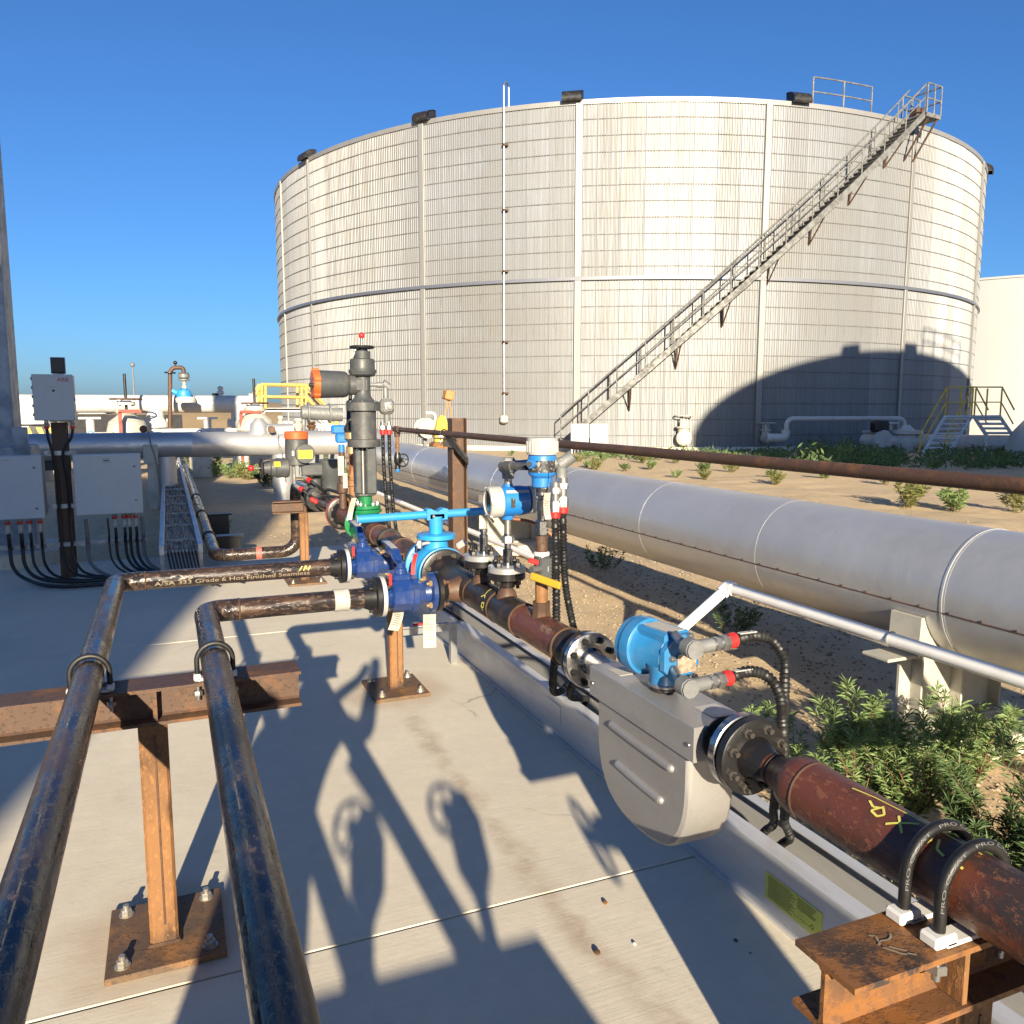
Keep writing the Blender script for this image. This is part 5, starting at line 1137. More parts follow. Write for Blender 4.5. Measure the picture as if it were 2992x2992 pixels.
def gate(label, px, py_wheel, py_base, Y, r=.36, body='cream', spokes=4):
    p = at(px, py_base, Y=Y); zw = at(px, py_wheel, Y=Y).z
    T = Thing('gate_valve', label, 'valve', p, 'white rising-stem gate valves')
    T.p('body', MB().lathe(p, (0, 0, 1), [(-.3, .3), (0, .48), (.25, .42), (.42, .2), (.48, .26), (.55, .26)], 24), body)
    for s in (-1, 1): T.p('yoke_arm', MB().box((p.x+s*.16, p.y, (p.z+.5+zw-.1)/2+.1), (.09, .1, max(.1, zw-p.z-.6)), .01), 'whitepipe')
    T.p('yoke_top', MB().lathe((p.x, p.y, zw-.14), (0, 0, 1), [(0, .22), (.05, .22), (.12, .1)], 16), 'whitepipe')
    wheel(T, (p.x, p.y, zw), (0, 0, 1), r, .022, 'rustdark', spokes, hub=.05); T.p('stem', MB().cyl((p.x, p.y, p.z+.3), (p.x, p.y, zw+.62), .035, seg=10), 'blacksteel'); return T
gate('white gate valve with rising stem left of the blue valve, far back', 373, 1166, 1262, 22.5)
gate('white gate valve with rising stem in front of the yellow crossover', 747, 1178, 1255, 22.0, .32)
# --- raised white manifold
Yw = 24.0
T = Thing('manifold_pipe', 'raised white manifold pipe along the back left', 'pipe', (-2, Yw, 1.7)); zc = at(300, 1180, Y=Yw).z
xr = at(727, 1180, Y=Yw).x
T.p('header', MB().cyl((-13, Yw, zc), (xr, Yw, zc), .235, seg=32), 'whitepipe'); T.p('end_flange', MB().cyl((xr, Yw, zc), (xr+.18, Yw, zc), .30, seg=28), 'whitepipe')
for px in (150, 455, 700):
    x = at(px, 1230, Y=Yw).x
    T.p('downcomer', MB().tube([(x, Yw, zc), (x, Yw, -.06)], .22, 24), 'whitepipe'); T.p('flange', MB().cyl((x, Yw, zc-.62), (x, Yw, zc-.46), .33, seg=24), 'whitepipe')
    me = hexmesh(.035, .04, 'whitepipe', .03)
    for k in range(8): T.i('bolt', me, (x+.28*math.cos(k*.785), Yw+.28*math.sin(k*.785), zc-.46))
p0 = at(470, 1259, Y=22); p1 = at(735, 1256, Y=22)
single('service_pipe', MB().cyl((p0.x, 22, p0.z), (p1.x, 22, p0.z), .055, seg=14), 'whitepipe', 'thin white horizontal pipe below the raised manifold', 'pipe', p0)
for px, lab in ((1260*.0+263, 'left'), (606, 'right')):
    p = at(px, 1225, Y=23); T = Thing('pipe_stand', lab+' white T-shaped pipe stand below the manifold', 'pipe support', (p.x, 23, -.06), 'white T stands')
    T.p('post', MB().cyl((p.x, 23, -.06), (p.x, 23, p.z), .1, seg=14), 'whitepipe'); T.p('head', MB().box((p.x, 23, p.z+.03), (.5, .25, .05)), 'whitepipe')
# hoop vent with blue valve
T = Thing('vent_hoop', 'dark hooped vent pipe with blue taped valve above the manifold', 'vent pipe', at(500, 1250, Y=23.2)); Yh = 23.2
A = at(497, 1255, Y=Yh); B = at(497, 1074, Y=Yh); Cc = at(536, 1074, Y=Yh); Dd = at(536, 1120, Y=Yh)
T.p('hoop', MB().tube([A, B, Cc, V((Cc.x, Yh, at(536, 1092, Y=Yh).z))], .055, 12, .16), 'rustdark'); T.p('flange', MB().cyl(at(497, 1091, Y=Yh), at(497, 1087, Y=Yh), .14, seg=14), 'blacksteel')
T.p('coupling', MB().lathe((Cc.x, Yh, at(536, 1112, Y=Yh).z), (0, 0, 1), [(0, .14), (.03, .14), (.04, .09), (.08, .14), (.16, .14), (.18, .11), (.2, .14)], 14), 'castgrey')
T.p('nipple', MB().lathe((Cc.x, Yh, at(536, 1140, Y=Yh).z), (0, 0, 1), [(0, .05), (.1, .07), (.14, .04), (.28, .06)], 12), 'cream')
q = at(538, 1152, Y=Yh); T.p('taped_valve', MB().lathe(q, (0, 0, 1), [(-.1, .18), (0, .2), (.1, .16), (.16, .05)], 12).box(q+V((-.2, 0, .05)), (.26, .1, .12), .03, Matrix.Rotation(.5, 3, 'Y')), 'cyan')
T.p('tape_tail', MB().tube([q+V((-.2, 0, .05)), q+V((-.38, 0, .22))], .02, 5).tube([q+V((-.2, 0, .02)), q+V((-.4, 0, -.05))], .02, 5).tube([q+V((.1, 0, .1)), q+V((.15, 0, .3))], .012, 5), 'cyan')
T.p('white_flange', MB().lathe(at(543, 1165, Y=Yh), (0, 0, 1), [(-.1, .24), (0, .26), (.05, .2)], 16), 'whitepipe'); T.p('vent_ball', MB().sph(at(512, 1060, Y=Yh), .05).cyl(at(512, 1060, Y=Yh), at(512, 1072, Y=Yh), .02, seg=6), 'blacksteel')
p = at(645, 1165, Y=Yw); T = Thing('air_vent', 'small white vent fitting on top of the manifold', 'vent', p)
T.p('riser', MB().lathe(p, (0, 0, 1), [(0, .07), (.12, .06), (.14, .1), (.2, .1), (.22, .05), (.3, .09), (.34, .03)], 12), 'whitepipe'); T.p('gauge', MB().cyl(p+V((-.02, 0, .12)), p+V((-.22, 0, .12)), .03, seg=8), 'blacksteel')
p = at(391, 1140, Y=40); T = Thing('whip_mast', 'thin pale mast rising far behind the manifold', 'mast', p); T.p('mast', MB().cyl(V((p.x, 40, -.06)), at(387, 1066, Y=40), .05, .03, 8), 'castgrey'); T.p('tip', MB().sph(at(387, 1066, Y=40), .1), 'castgrey')
# blue pump covers, orange frames, cabinet, striped barrier in front of the manifold
for px0, px1, lab in ((222, 306, 'left'), (543, 622, 'right')):
    a = at(px0, 1262, Y=21); b = at(px1, 1262, Y=21); T = Thing('pump_cover', lab+' light blue cover low behind the silver cross pipe', 'cover', (a.x, 21, -.06))
    T.p('cover', MB().box(((a.x+b.x)/2, 21, .90), (b.x-a.x, .5, .14), .05), 'cyan'); T.p('base', MB().box(((a.x+b.x)/2, 21, .38), (b.x-a.x-.1, .4, .88), .03), 'cream'); T.p('lifting_eye', MB().torus(((a.x+b.x)/2, 21, 1.02), (0, 1, 0), .06, .015, 14, 6), 'cyan')
a = at(276, 1240, Y=21.3); single('equipment_cabinet', MB().box((a.x+.18, 21.3, .5), (.46, .3, 1.1), .04), 'cream', 'small cream cabinet behind the silver cross pipe', 'cabinet', a)
for px, lab in ((352, 'left'), (705, 'right')):
    a = at(px, 1235, Y=21.8); T = Thing('steel_frame', lab+' orange-red steel frame beside a white gate valve', 'frame', a)
    T.p('frame', MB().box(a+V((0, 0, -.4)), (.08, .1, 1.3)).box(a+V((.22, 0, .27)), (.5, .1, .08)), 'redflange')
a = at(150, 1240, Y=20); T = Thing('striped_barrier', 'yellow and black striped panel below the lettered box', 'barrier', (a.x, 20, 0))
T.p('panel', MB().box((a.x-.05, 20, .75), (.75, .03, .95)), 'black')
for k in range(4): T.p('stripe', MB().prism([(-.36+.22*k, 1.2), (-.26+.22*k, 1.2), (-.05+.22*k-.0, .6), (-.15+.22*k, .6)], (a.x-.15, 19.98, 0), (1, 0, 0), (0, 0, 1), (0, -1, 0), .004), 'yellow')
a = at(95, 1235, Y=21.5); single('flanged_riser', MB().lathe((a.x, 21.5, -.06), (0, 0, 1), [(0, .35), (1.3, .35), (1.31, .5), (1.42, .5), (1.43, .3), (1.9, .3)], 24), 'whitepipe', 'thick white flanged riser beside the galvanised column', 'pipe', a)
# lined containment wall
a = at(222, 1250, Y=34); b = at(535, 1250, Y=34)
T = Thing('containment_wall', 'black lined containment wall behind the manifold', 'wall', ((a.x+b.x)/2, 34, 0)); T.p('liner', MB().prism([(0, -.06), (.9, 1.35), (1.6, 1.35), (2.4, -.06)], (a.x-4, 34, 0), (0, 1, 0), (0, 0, 1), (1, 0, 0), b.x-a.x+4), 'liner')
# far parked trailers
for k, px in enumerate((229, 243, 256, 267, 279, 290)):
    a = at(px, 1199, Y=58); w_ = .22 if k < 4 else .34
    T = Thing('far_drum', ('first', 'second', 'third', 'fourth', 'fifth', 'sixth')[k]+' from the left of the tiny white drums on the berm', 'drum', (a.x, 61.8, 1.25), 'row of white drums on the berm')
    T.p('drum', MB().lathe((a.x*1.03, 61.8, 1.25), (0, 0, 1), [(0, w_), (.3, w_*1.1), (.6, w_)], 10), 'white')
# --- yellow-railed crossover stair at back
def crossover(label, L, stairR=True):
    pass
T = Thing('crossover_stair', 'yellow-railed white crossover stair at the foot of the big tank, left', 'stair', at(830, 1260, Y=25)); Y0 = 25.0
P = lambda px, py, dy=0: at(px, py, Y=Y0+dy)
for dy in (0, .9):
    f = lambda px, py: P(px, py)+V((0, dy, 0))
    for k in (0, 1):
        o = (0, 0) if k == 0 else (2, 36)
        T.p('handrail', MB().tube([f(708, 1215+o[1]*.5), f(765, 1123+o[1]), f(895, 1125+o[1]), f(985, 1222+o[1]*.8)], .05, 8), 'paleyellow')
    for px, y0, y1 in ((765, 1123, 1195), (776, 1123, 1195), (882, 1125, 1195), (895, 1125, 1195), (985, 1222, 1262), (712, 1215, 1262)): T.p('rail_post', MB().cyl(f(px, y0), f(px, y1), .045, seg=8), 'paleyellow')
    T.p('stringer', MB().prism([(f(755, 1250).x, f(755, 1250).z), (f(775, 1203).x, f(775, 1203).z), (f(905, 1203).x, f(905, 1203).z), (f(985, 1262).x, f(985, 1262).z), (f(998, 1262).x, f(998, 1262).z), (f(910, 1192).x, f(910, 1192).z), (f(768, 1192).x, f(768, 1192).z), (f(735, 1245).x, f(735, 1245).z)], (0, Y0+dy, 0), (1, 0, 0), (0, 0, 1), (0, 1, 0), .06), 'white')
T.p('deck', MB().box(((f(770, 1196).x+f(905, 1196).x)/2, Y0+.45, P(800, 1196).z), (f(905, 1196).x-f(770, 1196).x, .9, .05)), 'white')
# --- grey meter skid behind the grey actuator
T = Thing('meter_skid', 'cluster of grey and white meter piping between the crossover and the tank', 'skid', at(870, 1250, Y=20)); Ys = 20.0
T.p('header', MB().cyl(at(880, 1205, Y=Ys), at(1000, 1212, Y=Ys), .16, seg=20).cyl(at(890, 1192, Y=Ys), at(985, 1190, Y=Ys), .07, seg=14), 'castgrey')
T.p('flange', MB().cyl(at(898, 1205, Y=Ys), at(903, 1205, Y=Ys), .24, seg=20), 'castgrey'); T.p('flange', MB().cyl(at(960, 1208, Y=Ys), at(965, 1208, Y=Ys), .24, seg=20), 'castgrey')
for px, y0, y1, r, mt in ((820, 1215, 1250, .07, 'cream'), (836, 1230, 1252, .08, 'white'), (852, 1232, 1250, .06, 'white'), (872, 1222, 1256, .1, 'cream'), (888, 1200, 1256, .05, 'castgrey'), (930, 1238, 1254, .07, 'white'), (942, 1238, 1254, .06, 'white'), (955, 1236, 1254, .07, 'white'), (968, 1240, 1256, .08, 'white'), (910, 1232, 1252, .1, 'rustdark')):
    c0 = at(px, y1, Y=Ys); c1 = at(px, y0, Y=Ys); h = c1.z-c0.z; T.p('fitting', MB().lathe(c0, (0, 0, 1), [(-.3, r*.7), (0, r*.7), (h*.2, r), (h*.5, r*1.1), (h*.6, r*.6), (h*.8, r), (h, r*.8)], 12), mt)
T.p('hose', MB().tube(spline([at(925, 1255, Y=19.5), at(918, 1270, Y=19), at(908, 1300, Y=18), at(905, 1340, Y=17)], 8), .05, 8), 'plasticgrey'); T.p('hose', MB().tube(spline([at(970, 1270, Y=19), at(955, 1285, Y=18), at(952, 1340, Y=17)], 8), .05, 8), 'olivepaint')
T.p('base', MB().box((T.b.x+.3, Ys+.2, .35), (1.7, .4, .8), .02), 'castgrey')
# lamp clamps with wires on the cross pipe
for px, py, lab in ((419, 1254, 'left'), (794, 1255, 'right')):
    a = at(px, py, Y=14.65); T = Thing('ground_clamp', lab+' dark round ground clamp with grey lead on the cross pipe', 'clamp', a)
    T.p('clamp', MB().cyl(a+V((0, -.05, 0)), a+V((0, .1, 0)), .06, seg=14), 'rustdark'); T.p('lead', MB().tube(spline([a, a+V((.08, -.05, -.06)), a+V((.10, -.06, -.25)), a+V((.16, -.05, -.5)), a+V((.2, .0, -.9))], 8), .012, 6), 'castgrey')

# ================================================================== TANK FOOT, RIGHT SIDE
# hose reel with yellow guard + gooseneck
a = at(1250, 1252, Y=18.5); T = Thing('hose_reel', 'round white hose reel disc left of the tall rusty column', 'reel', a)
T.p('disc', MB().cyl(a+V((0, -.03, 0)), a+V((0, .03, 0)), .235, seg=36, ch=.01), 'cream'); T.p('axle', MB().cyl(a, a+V((0, .4, 0)), .05, seg=12), 'castgrey'); T.p('stand', MB().box(a+V((0, .25, -.45)), (.08, .08, .75)), 'castgrey'); T.p('disc', MB().cyl(a+V((0, .35, 0)), a+V((0, .4, 0)), .235, seg=36), 'cream')
T.p('crank', MB().box(a+V((-.26, -.02, .0)), (.06, .05, .06), .01), 'castgrey')
a = at(1292, 1290, Y=17.5); T = Thing('belt_guard', 'yellow tapered guard over a brown motor base, left of the column', 'guard', a)
T.p('guard', MB().prism([(-.17, 0), (.17, 0), (.17, .24), (.06, .56), (-.04, .58), (-.10, .5), (-.17, .2)], a+V((0, -.05, 0)), (1, 0, 0), (0, 0, 1), (0, 1, 0), .14), 'yellow')
T.p('motor_base', MB().box(a+V((0, .1, -.14)), (.46, .4, .26), .05), 'rust'); T.p('plinth', MB().box(a+V((0, .1, (-.27-a.z)/2-.03)), (.3, .3, a.z-.2)), 'rustdark')
T = Thing('gooseneck_pipe', 'white gooseneck pipe above the hose reel', 'pipe', at(1280, 1290, Y=19)); T.p('pipe', MB().tube([at(1243, 1207, Y=19), at(1272, 1207, Y=19), V((at(1279, 1207, Y=19).x, 19, -.06))], .04, 10, .1), 'whitepipe')
a = at(1310, 1155, Y=26); T = Thing('jib_hoist', 'faded orange jib hoist frame against the tank', 'hoist', (a.x, 26, -.06))
T.p('head', MB().box(a, (.3, .4, .3), .03, Matrix.Rotation(.2, 3, 'Y')), 'fadedorange')
for p_ in (1278, 1340): T.p('leg', MB().cyl(a, V((at(p_, 1215, Y=26).x, 26, -.06)), .03, seg=8), 'fadedorange')
# electrical cabinets on legs
def tkp(px, py, off):
    d = FW*FPX+RT*(px-1496)+UP*(1496-py); o = V((0, 0, HC))-TC; A = d.x**2+d.y**2; B = 2*(o.x*d.x+o.y*d.y); C_ = o.x**2+o.y**2-(TR+off)**2
    t = (-B-math.sqrt(max(0, B*B-4*A*C_)))/(2*A); return V((0, 0, HC))+d*t
for k, (x0, x1) in enumerate(((1668, 1722), (1724, 1778))):
    a = tkp(x0, 1262, 2.0); b = tkp(x1, 1262, 2.0); T = Thing('electrical_cabinet', ('left', 'right')[k]+' of the two pale grey cabinets at the foot of the tank stair', 'cabinet', (a+b)/2-V((0, 0, a.z)), 'pale cabinets by the tank stair')
    c = (a+b)/2; u = (b-a); M = Matrix((u.normalized(), V((0, 0, 1)).cross(u.normalized()), V((0, 0, 1)))).transposed()
    T.p('cabinet', MB().box((c.x, c.y, .68), (u.length*.97, .3, .72), .015, M), 'boxgrey')
    for s in (-.45, .45): T.p('leg', MB().box(V((c.x, c.y, .13))+u*s, (.05, .05, .4)), 'whitepipe')
    for s in (-.28, -.1, .08, .25): T.p('conduit', MB().cyl(V((c.x, c.y, -.06))+u*s, V((c.x, c.y, .33))+u*s, .03, seg=8), 'castgrey')
# tank nozzle valves
def nozzle(label, px, py, py_top, r=.32, off=.4):
    p = tkp(px, py, off); n = (V((0, 0, 0))-V((p.x, p.y, 0))).normalized(); rad = (V((p.x, p.y, 0))-TC).normalized()
    T = Thing('nozzle_valve', label, 'valve', p, 'white valves on the tank foot')
    T.p('blind_flange', MB().lathe(p-rad*.5, rad, [(0, r*.6), (.3, r*.6), (.31, r), (.45, r), (.5, r*.8)], 24), 'cream'); T.p('bonnet', MB().lathe(p-rad*.2, (0, 0, 1), [(0, r*.7), (r*1.2, r*.75), (r*1.25, r), (r*1.45, r), (r*1.5, r*.5), (r*2.4, r*.25)], 18), 'cream')
    zt_ = tkp(px, py_top, off).z
    for s in (-1, 1): T.p('yoke_arm', MB().box(p-rad*.2+V((s*.14, 0, (zt_-p.z)*.62)), (.05, .06, (zt_-p.z)*.6)), 'cream')
    wheel(T, (p.x-rad.x*.2, p.y-rad.y*.2, zt_), (0, 0, 1), .34, .025, 'cream', 4, hub=.05); return T
nozzle('white gate valve on the tank foot under the stair', 2000, 1280, 1215, .30)
nozzle('white gate valve on the tank foot starting the raised white pipe', 2243, 1280, 1236, .22)
T = Thing('transfer_pipe', 'slim white pipe stepping up and over along the shaded tank foot', 'pipe', tkp(2450, 1290, 1.2))
a = tkp(2240, 1279, 1.0); b = tkp(2295, 1279, 1.2); c = tkp(2300, 1223, 1.2); d = tkp(2640, 1226, 2.2); e = tkp(2643, 1262, 2.2)
T.p('pipe', MB().tube([a, b, V((c.x, c.y, c.z)), V((d.x, d.y, c.z)), e], .085, 14, .25), 'whitepipe'); T.p('lower_elbow', MB().tube([a, b, b+V((0, 0, .3))], .16, 14, .25), 'whitepipe')
T = Thing('pump_manifold', 'white flanged pump piping in the shade beside the right crossover', 'pump', tkp(2620, 1310, 2.5))
p = tkp(2560, 1290, 2.0); q = tkp(2980, 1290, 5.5); q.z = p.z
T.p('suction_pipe', MB().cyl(tkp(2640, 1292, 2.4), q, .30, seg=24), 'whitepipe')
m1 = tkp(2645, 1284, 2.4); T.p('strainer', MB().lathe(m1+V((0, 0, -.75)), (0, 0, 1), [(0, .25), (.2, .42), (.8, .5), (.95, .42), (.97, .6), (1.1, .6), (1.12, .3), (1.3, .12)], 24), 'whitepipe')
m2 = tkp(2565, 1288, 2.0); T.p('elbow', MB().tube([m1, m2, m2+V((-.1, .6, 0))], .25, 18, .35), 'whitepipe'); T.p('flange', MB().cyl(m2+V((-.05, -.35, 0)), m2+V((-.05, -.22, 0)), .42, seg=20), 'whitepipe')
T.p('handwheel_stem', MB().cyl(tkp(2598, 1260, 2.0), tkp(2598, 1234, 2.0), .09, seg=12).box(tkp(2598, 1236, 2.0), (.5, .5, .08), .02), 'whitepipe'); T.p('actuator', MB().box(tkp(2570, 1246, 2.1), (.7, .4, .42), .08), 'blacksteel'); T.p('sample_line', MB().tube([tkp(2520, 1262, 1.4), tkp(2590, 1262, 2.0)], .06, 8), 'whitepipe')
b_ = tkp(3042, 1330, 6.2); single('surge_vessel', MB().lathe((b_.x, b_.y, -.06), (0, 0, 1), [(0, 1.15), (.25, 1.12), (.8, .95), (1.25, .6), (1.4, .36), (1.75, .3), (1.8, .42), (1.95, .42)], 32), 'whitepipe', 'white bottle-shaped vessel at the right edge', 'vessel', (b_.x, b_.y, -.06))
# right crossover stair
T = Thing('crossover_stair', 'white crossover stair with yellow rails at the right, over white piping', 'stair', tkp(2720, 1340, 5))
def cr(px, py, d=0.0): return tkp(px, py, 4.2)+V((0, 0, 0))
base = tkp(2720, 1340, 4.2); ux = RT.copy(); dep = V((ux.y, -ux.x, 0))*-1
def pl(px, py):          # on the vertical plane through base, facing the camera
    n = V((FW.x, FW.y, 0)); d = FW*FPX+RT*(px-1496)+UP*(1496-py); t = n.dot(base-V((0, 0, HC)))/n.dot(d); return V((0, 0, HC))+d*t
FWH = V((FW.x, FW.y, 0)).normalized()
S0, S1, D1, S2 = pl(2760, 1345), pl(2838, 1218), pl(2922, 1218), pl(2958, 1272)
wv = pl(2685, 1338)-pl(2760, 1345); wv.z = 0
for s, nm in ((0, 0), (1, 1)):
    o = wv*s
    T.p('stringer', MB().tube([S0+o, S1+o, D1+o, S2+o], .07, 4), 'white')
    T.p('handrail', MB().tube([S0+o+V((0, 0, .25)), S0+o+V((0, 0, .95)), S1+o+V((0, 0, 1.05)), D1+o+V((0, 0, 1.05)), S2+o+V((0, 0, .9))], .03, 6), 'yellow')
    T.p('mid_rail', MB().tube([S0+o+V((0, 0, .45)), S1+o+V((0, 0, .52)), D1+o+V((0, 0, .52)), S2+o+V((0, 0, .4))], .025, 6), 'yellow')
    for q in (S0, S1, D1, (S1+D1)/2): T.p('rail_post', MB().cyl(q+o+V((0, 0, -.05)), q+o+V((0, 0, 1.0)), .03, seg=6), 'yellow')
for k in range(9):
    q = S0.lerp(S1, (k+.5)/9); T.p('tread', MB().tube([q, q+wv], .045, 4), 'white')
for k in range(4):
    q = D1.lerp(S2, (k+.5)/4); T.p('tread', MB().tube([q, q+wv], .045, 4), 'white')
T.p('deck', MB().prism([(0, 0), (1, 0), (1, 1), (0, 1)], S1, D1-S1, wv, (0, 0, 1), .05), 'white')
for q in (S0, S2): T.p('leg', MB().cyl(V((q.x, q.y, -.06)), q, .05, seg=6).cyl(V((q.x+wv.x, q.y+wv.y, -.06)), q+wv, .05, seg=6), 'white')
# ================================================================== VEGETATION, STONES
def plantmesh(seed, h, spread, nst, leaf_len, lw, per, branch=2, droop=.25):
    rnd = random.Random(seed); S = MB(); Lf = MB()
    def leafat(p, d, L):
        d = d.normalized(); sd = d.cross(V((0, 0, 1))); sd = sd.normalized() if sd.length > 1e-3 else V((1, 0, 0))
        sd = (sd+d.cross(sd)*rnd.uniform(-.9, .9)).normalized()*lw; m = p+d*L*.5+V((0, 0, .04*L)); e = p+d*L+V((0, 0, -droop*L*rnd.random()))
        Lf.add([p, m-sd, e, m+sd], [(0, 1, 2), (0, 2, 3)])
    def stem(p, d, L, r, depth):
        n = max(4, int(L/.05)); P = [p.copy()]; dd = d.copy()
        for i in range(n):
            dd = (dd+V((rnd.uniform(-1, 1), rnd.uniform(-1, 1), rnd.uniform(-.2, .7)))*.09).normalized(); P.append(P[-1]+dd*L/n)
        S.tube(P, r, 5, caps=False, rfun=lambda s: r*(1-.75*min(1, s/L)))
        for i in range(1, n+1):
            k = per if i > n*.25 or depth else per//2
            if i == n: k = per*2
            for _ in range(k):
                a = rnd.uniform(0, 6.28); ld = (V((math.cos(a), math.sin(a), 0))+dd*rnd.uniform(.3, 1.1 if i < n else 2.0)); q = P[i-1].lerp(P[i], rnd.random())
                leafat(q, ld, leaf_len*rnd.uniform(.6, 1.15))
        if depth < branch:
            for _ in range(3 if depth == 0 else 2):
                i = rnd.randint(int(n*.2), n-1); a = rnd.uniform(0, 6.28)
                stem(P[i], (dd+V((math.cos(a), math.sin(a), .5))*.8).normalized(), L*rnd.uniform(.35, .6), r*.6, depth+1)
    for k in range(nst):
        a = rnd.uniform(0, 6.28); t = rnd.random()**.6*spread
        stem(V((.04*math.cos(a)*spread*rnd.random()*4, .04*math.sin(a)*spread*4*rnd.random(), -.02)), V((math.cos(a)*t, math.sin(a)*t, 1)).normalized(), h*rnd.uniform(.65, 1.0), .006 if h > .4 else .003, 0)
    return S, Lf
def plant(name, label, loc, seed, h, spread, nst, ll=.05, lw=.0035, per=4, leafm='leaf', branch=2, group='weeds on the sandy ground', me=None):
    T = Thing(name, label, 'plant', loc, group)
    if me is None:
        S, Lf = plantmesh(seed, h, spread, nst, ll, lw, per, branch); me = (S.mesh('stems', 'stem'), Lf.mesh('foliage', leafm))
    T.i('stems', me[0], loc); T.i('foliage', me[1], loc); T.o.rotation_euler.z = random.uniform(0, 6.28) if me and h < 0 else 0
    return me
G = 'leafy weed bushes beside the main pipe'
plant('weed_bush', 'large feathery green bush between the main pipe and the cream saddle', (2.62, 2.32, -.06), 1, .50, .7, 16, .055, .0024, 8, 'leaf', 2, G)
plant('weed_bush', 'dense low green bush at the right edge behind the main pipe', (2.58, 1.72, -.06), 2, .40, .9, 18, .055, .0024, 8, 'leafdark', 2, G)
plant('weed_bush', 'loose green bush reaching left in front of the gravel', (2.38, 2.62, -.06), 3, .36, .8, 9, .05, .0026, 6, 'leaf', 2, G)
plant('weed_bush', 'tall green bush rising in front of the cream saddle', (3.0, 2.30, -.06), 4, .44, .5, 9, .055, .0024, 8, 'leaf', 2, G)
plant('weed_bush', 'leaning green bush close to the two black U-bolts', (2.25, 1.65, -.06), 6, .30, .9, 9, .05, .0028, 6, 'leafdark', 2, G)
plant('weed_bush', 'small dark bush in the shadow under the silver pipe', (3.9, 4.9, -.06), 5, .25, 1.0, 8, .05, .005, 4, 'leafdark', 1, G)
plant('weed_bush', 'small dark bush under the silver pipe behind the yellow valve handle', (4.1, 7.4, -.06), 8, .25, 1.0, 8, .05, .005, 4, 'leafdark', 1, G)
wm = {}
def wmesh(k):
    if k not in wm:
        kk = k % 5; S, Lf = plantmesh(40+kk, .42, 1.0, 9, .11, .013, 3, 1, .4); wm[k] = (S.mesh('stems', 'stem'), Lf.mesh('foliage', ('leafdry', 'leaf', 'leafdry', 'leaf', 'leafdark')[kk]))
    return wm[k]
spots = []   # (px, py on the ground, size, words)
spots += [(2650, 1480, 1.15, 'big pale weed clump just beyond the silver pipe at right'), (2790, 1492, 1.0, 'weed clump just beyond the silver pipe near the right edge'), (2962, 1495, .8, 'weed at the right edge beyond the silver pipe')]
near = [(1495, 1330), (1600, 1352), (1740, 1372), (1715, 1365), (1830, 1375), (1900, 1370), (1975, 1395), (2060, 1378), (2060, 1400), (2135, 1380), (2265, 1415), (2250, 1395), (2410, 1398), (2590, 1415), (1760, 1345), (1690, 1350), (1880, 1352), (1975, 1352), (2120, 1350), (2190, 1362)]
ords = 'first second third fourth fifth sixth seventh eighth ninth tenth eleventh twelfth thirteenth fourteenth fifteenth sixteenth seventeenth eighteenth nineteenth twentieth'.split()
for k, (x, y) in enumerate(sorted(near)): spots.append((x, y, .45+.3*((k*37) % 10)/10, ords[k]+' weed from the left on the sand between silver pipe and tank'))
k = 0
for x, y, s, lab in spots:
    p = at(x, y, Z=-.06); T = Thing('weed', lab, 'plant', p, 'weeds on the sand before the tank')
    me = wmesh(k % 5); T.i('stems', me[0], p, None, None, (s, s, s)); T.i('foliage', me[1], p, None, None, (s, s, s)); T.o.rotation_euler.z = random.uniform(0, 6.28); k += 1
for x, y, s, lab in ((640, 1560, .45, 'green weed on bare dirt beside the ground pipe'), (790, 1420, 1.0, 'pale green weed below the far grey actuator motor'), (720, 1402, .9, 'small weed left of the far grey actuator'), (620, 1395, 1.3, 'weed clump in the shade under the cross pipe, right part'), (575, 1392, 1.0, 'weed clump in the shade under the cross pipe, left part'), (680, 1398, 1.0, 'weed clump under the cross pipe beside the silver drop leg'), (930, 1420, .9, 'weed behind the far actuator gland'), (1010, 1400, .8, 'weed seen behind the relief valve')):
    p = at(x, y, Z=-.06); T = Thing('weed', lab, 'plant', p, 'weeds behind the concrete pad'); me = wmesh(k % 5); T.i('stems', me[0], p, None, None, (s, s, s)); T.i('foliage', me[1], p, None, None, (s, s, s)); k += 1
# dark greenery along the shaded tank foot (uncountable)
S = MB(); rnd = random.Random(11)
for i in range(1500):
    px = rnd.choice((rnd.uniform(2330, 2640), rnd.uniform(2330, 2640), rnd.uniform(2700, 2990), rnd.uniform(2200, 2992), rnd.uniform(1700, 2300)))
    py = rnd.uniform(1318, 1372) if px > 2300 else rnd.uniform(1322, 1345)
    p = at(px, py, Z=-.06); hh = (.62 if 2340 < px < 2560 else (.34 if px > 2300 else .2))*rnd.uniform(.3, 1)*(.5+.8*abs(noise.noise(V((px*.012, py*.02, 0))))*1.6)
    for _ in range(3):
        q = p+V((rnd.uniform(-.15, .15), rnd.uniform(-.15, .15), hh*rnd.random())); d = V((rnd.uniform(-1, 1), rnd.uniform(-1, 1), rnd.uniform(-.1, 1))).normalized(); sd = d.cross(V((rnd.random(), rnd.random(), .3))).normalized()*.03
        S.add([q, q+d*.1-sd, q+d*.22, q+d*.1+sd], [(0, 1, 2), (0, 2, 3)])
o = bpy.data.objects.new('ground_cover', S.mesh('ground_cover', 'leafdark')); put(o); setp(o, 'dark green undergrowth along the shaded foot of the big tank', 'plants', None, 'stuff')
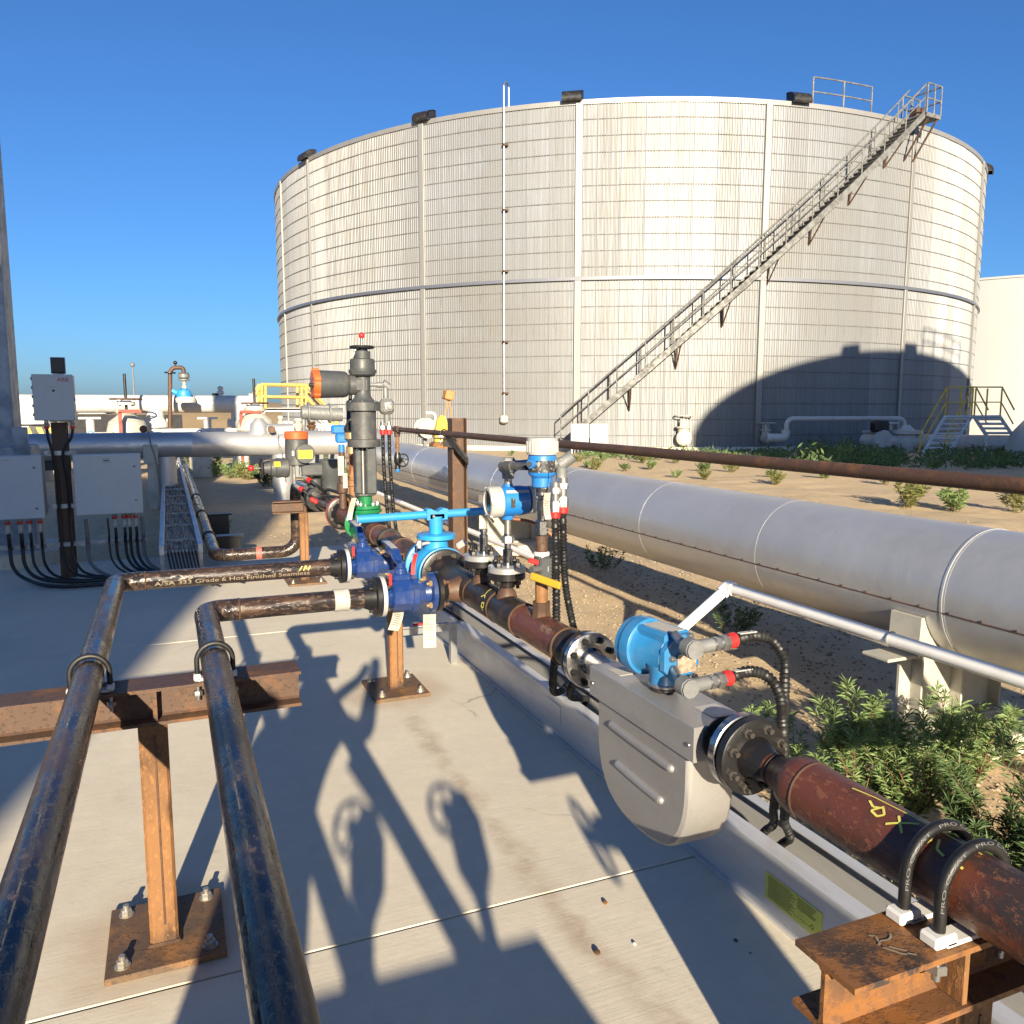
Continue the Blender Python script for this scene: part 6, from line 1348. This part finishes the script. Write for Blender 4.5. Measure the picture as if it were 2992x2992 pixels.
# gravel
S = MB(); rnd = random.Random(5)
for i in range(14000):
    if i < 9000: x = 2.03+3.2*rnd.random()**1.2; y = 1.2+10.8*rnd.random()**1.4
    else: x = rnd.uniform(2.0, 11); y = rnd.uniform(2.0, 24)
    if i % 9 == 0 and i < 9000: x = rnd.uniform(-9, 2); y = rnd.uniform(9.6, 14)
    r = rnd.uniform(.006, .017)*(1.5 if rnd.random() < .08 else 1); a = rnd.uniform(0, 6.28); ca, sa = math.cos(a), math.sin(a)
    ps = [(1, 0, 0), (0, .7, .1), (-.9, .1, 0), (0, -.75, 0), (.1, 0, .55), (.2, .1, -.4)]
    ps = [((u*ca-v*sa)*r*rnd.uniform(.8, 1.2)+x, (u*sa+v*ca)*r*rnd.uniform(.8, 1.2)+y, gz(x, y)+r*.2+w_*r) for u, v, w_ in ps]
    S.add(ps, [(0, 1, 4), (1, 2, 4), (2, 3, 4), (3, 0, 4), (1, 0, 5), (2, 1, 5), (3, 2, 5), (0, 3, 5)])
o = bpy.data.objects.new('gravel', S.mesh('gravel', 'stone', ang=10)); put(o); setp(o, 'loose small stones scattered over the sand', 'gravel', None, 'stuff')
# crumbs on the concrete
for k, (px, py, r, mt, lab) in enumerate(((1744, 2786, .010, 'rustdark', 'dark red pebble in the foreground shadow edge'), (1768, 2640, .008, 'rust', 'small rust flake on the concrete near the joint'), (1854, 2760, .006, 'padwhite', 'white crumb on the foreground concrete'), (2150, 2750, .006, 'rustdark', 'dark speck on concrete beside the tray'), (330, 2930-60, .007, 'padwhite', 'white crumb beside the rusty base plate'))):
    p = at(px, py, Z=0.0); single('pebble', MB().sph(p+V((0, 0, r*.55)), r, 7, 5, (1, 1.4, .7)), mt, lab, 'pebble', p)

# ================================================================== BEHIND THE PHOTOGRAPHER (throws the foreground shadows)
T = Thing('valve_skid', 'steel skid box with two handwheel valves behind the camera', 'skid', (-.4, -1.0, 0)); ys_ = -.8
T.p('box', MB().box((-.55, -1.05, .445), (1.71, .5, .885), .01), 'boxgrey')
for xv in (.13, -.25):
    T.p('nipple', MB().cyl((xv, ys_-.1, .88), (xv, ys_-.1, 1.02), .022, seg=12), 'rustdark'); T.p('valve', MB().lathe((xv, ys_-.1, .99), (0, 0, 1), [(0, .025), (.05, .06), (.15, .065), (.18, .05), (.22, .03)], 14), 'blacksteel')
    wheel(T, (xv-.05, ys_-.06, 1.165), (.35, .9, .2), .068, .009, 'black', 5); T.p('stem', MB().cyl((xv, ys_-.1, 1.12), (xv-.06, ys_-.06, 1.15), .012, seg=8), 'zinc')
T.p('brace', MB().cyl((.10, ys_-.1, .90), (-.33, ys_-.1, 1.36), .027, seg=12), 'galv')
T = Thing('valve_column', 'galvanised column with an edge-on handwheel valve behind the camera', 'column', (.85, -.8, 0))
T.p('post', MB().box((.86, -.85, .62), (.25, .25, 1.24), .01), 'galvcol'); T.p('valve', MB().cyl((.74, -.8, 1.02), (.66, -.8, 1.02), .035, seg=14).box((.70, -.8, 1.02), (.05, .12, .06), .01), 'blacksteel'); wheel(T, (.628, -.8, 1.02), (1, .06, 0), .085, .008, 'black', 4)
# the photographer
def person(label, J, E_, Rr, base, mat):
    T = Thing('person', label, 'person', base)
    me = bpy.data.meshes.new('body'); me.from_pydata([tuple(V(p)-V(base)) for p in J], E_, []); o = bpy.data.objects.new('body', me); put(o, T.o)
    sk = o.modifiers.new('skin', 'SKIN'); sk.use_smooth_shade = True
    for i, v in enumerate(me.skin_vertices[0].data): v.radius = (Rr[i], Rr[i]*.85); v.use_root = (i == 0)
    ss = o.modifiers.new('sub', 'SUBSURF'); ss.levels = 2; ss.render_levels = 2
    me.materials.append(MATS[mat]); return T
bx, by = -.52, -.60
J = [(bx, by, .95), (bx, by+.02, 1.12), (bx, by+.02, 1.34), (bx+.02, by+.03, 1.46), (bx+.03, by+.06, 1.56), (bx+.04, by+.07, 1.68),
     (bx+.19, by+.04, 1.40), (bx+.36, by+.16, 1.30), (bx+.49, by+.46, 1.52), (bx+.50, by+.50, 1.57),
     (bx-.16, by+.04, 1.40), (bx-.12, by+.26, 1.24), (bx+.40, by+.46, 1.47), (bx+.45, by+.50, 1.54),
     (bx+.10, by, .88), (bx+.13, by+.02, .50), (bx+.15, by-.02, .09), (bx+.16, by+.13, .045),
     (bx-.10, by, .88), (bx-.13, by+.01, .50), (bx-.15, by-.03, .09), (bx-.16, by+.12, .045)]
E_ = [(0, 1), (1, 2), (2, 3), (3, 4), (4, 5), (2, 6), (6, 7), (7, 8), (8, 9), (2, 10), (10, 11), (11, 12), (12, 13), (0, 14), (14, 15), (15, 16), (16, 17), (0, 18), (18, 19), (19, 20), (20, 21)]
Rr = [.13, .125, .15, .07, .085, .095, .075, .055, .035, .03, .075, .055, .035, .03, .095, .068, .048, .04, .095, .068, .048, .04]
person('photographer in dark work clothes standing behind the camera, arms raised', J, E_, Rr, (bx, by, 0), 'shirt')
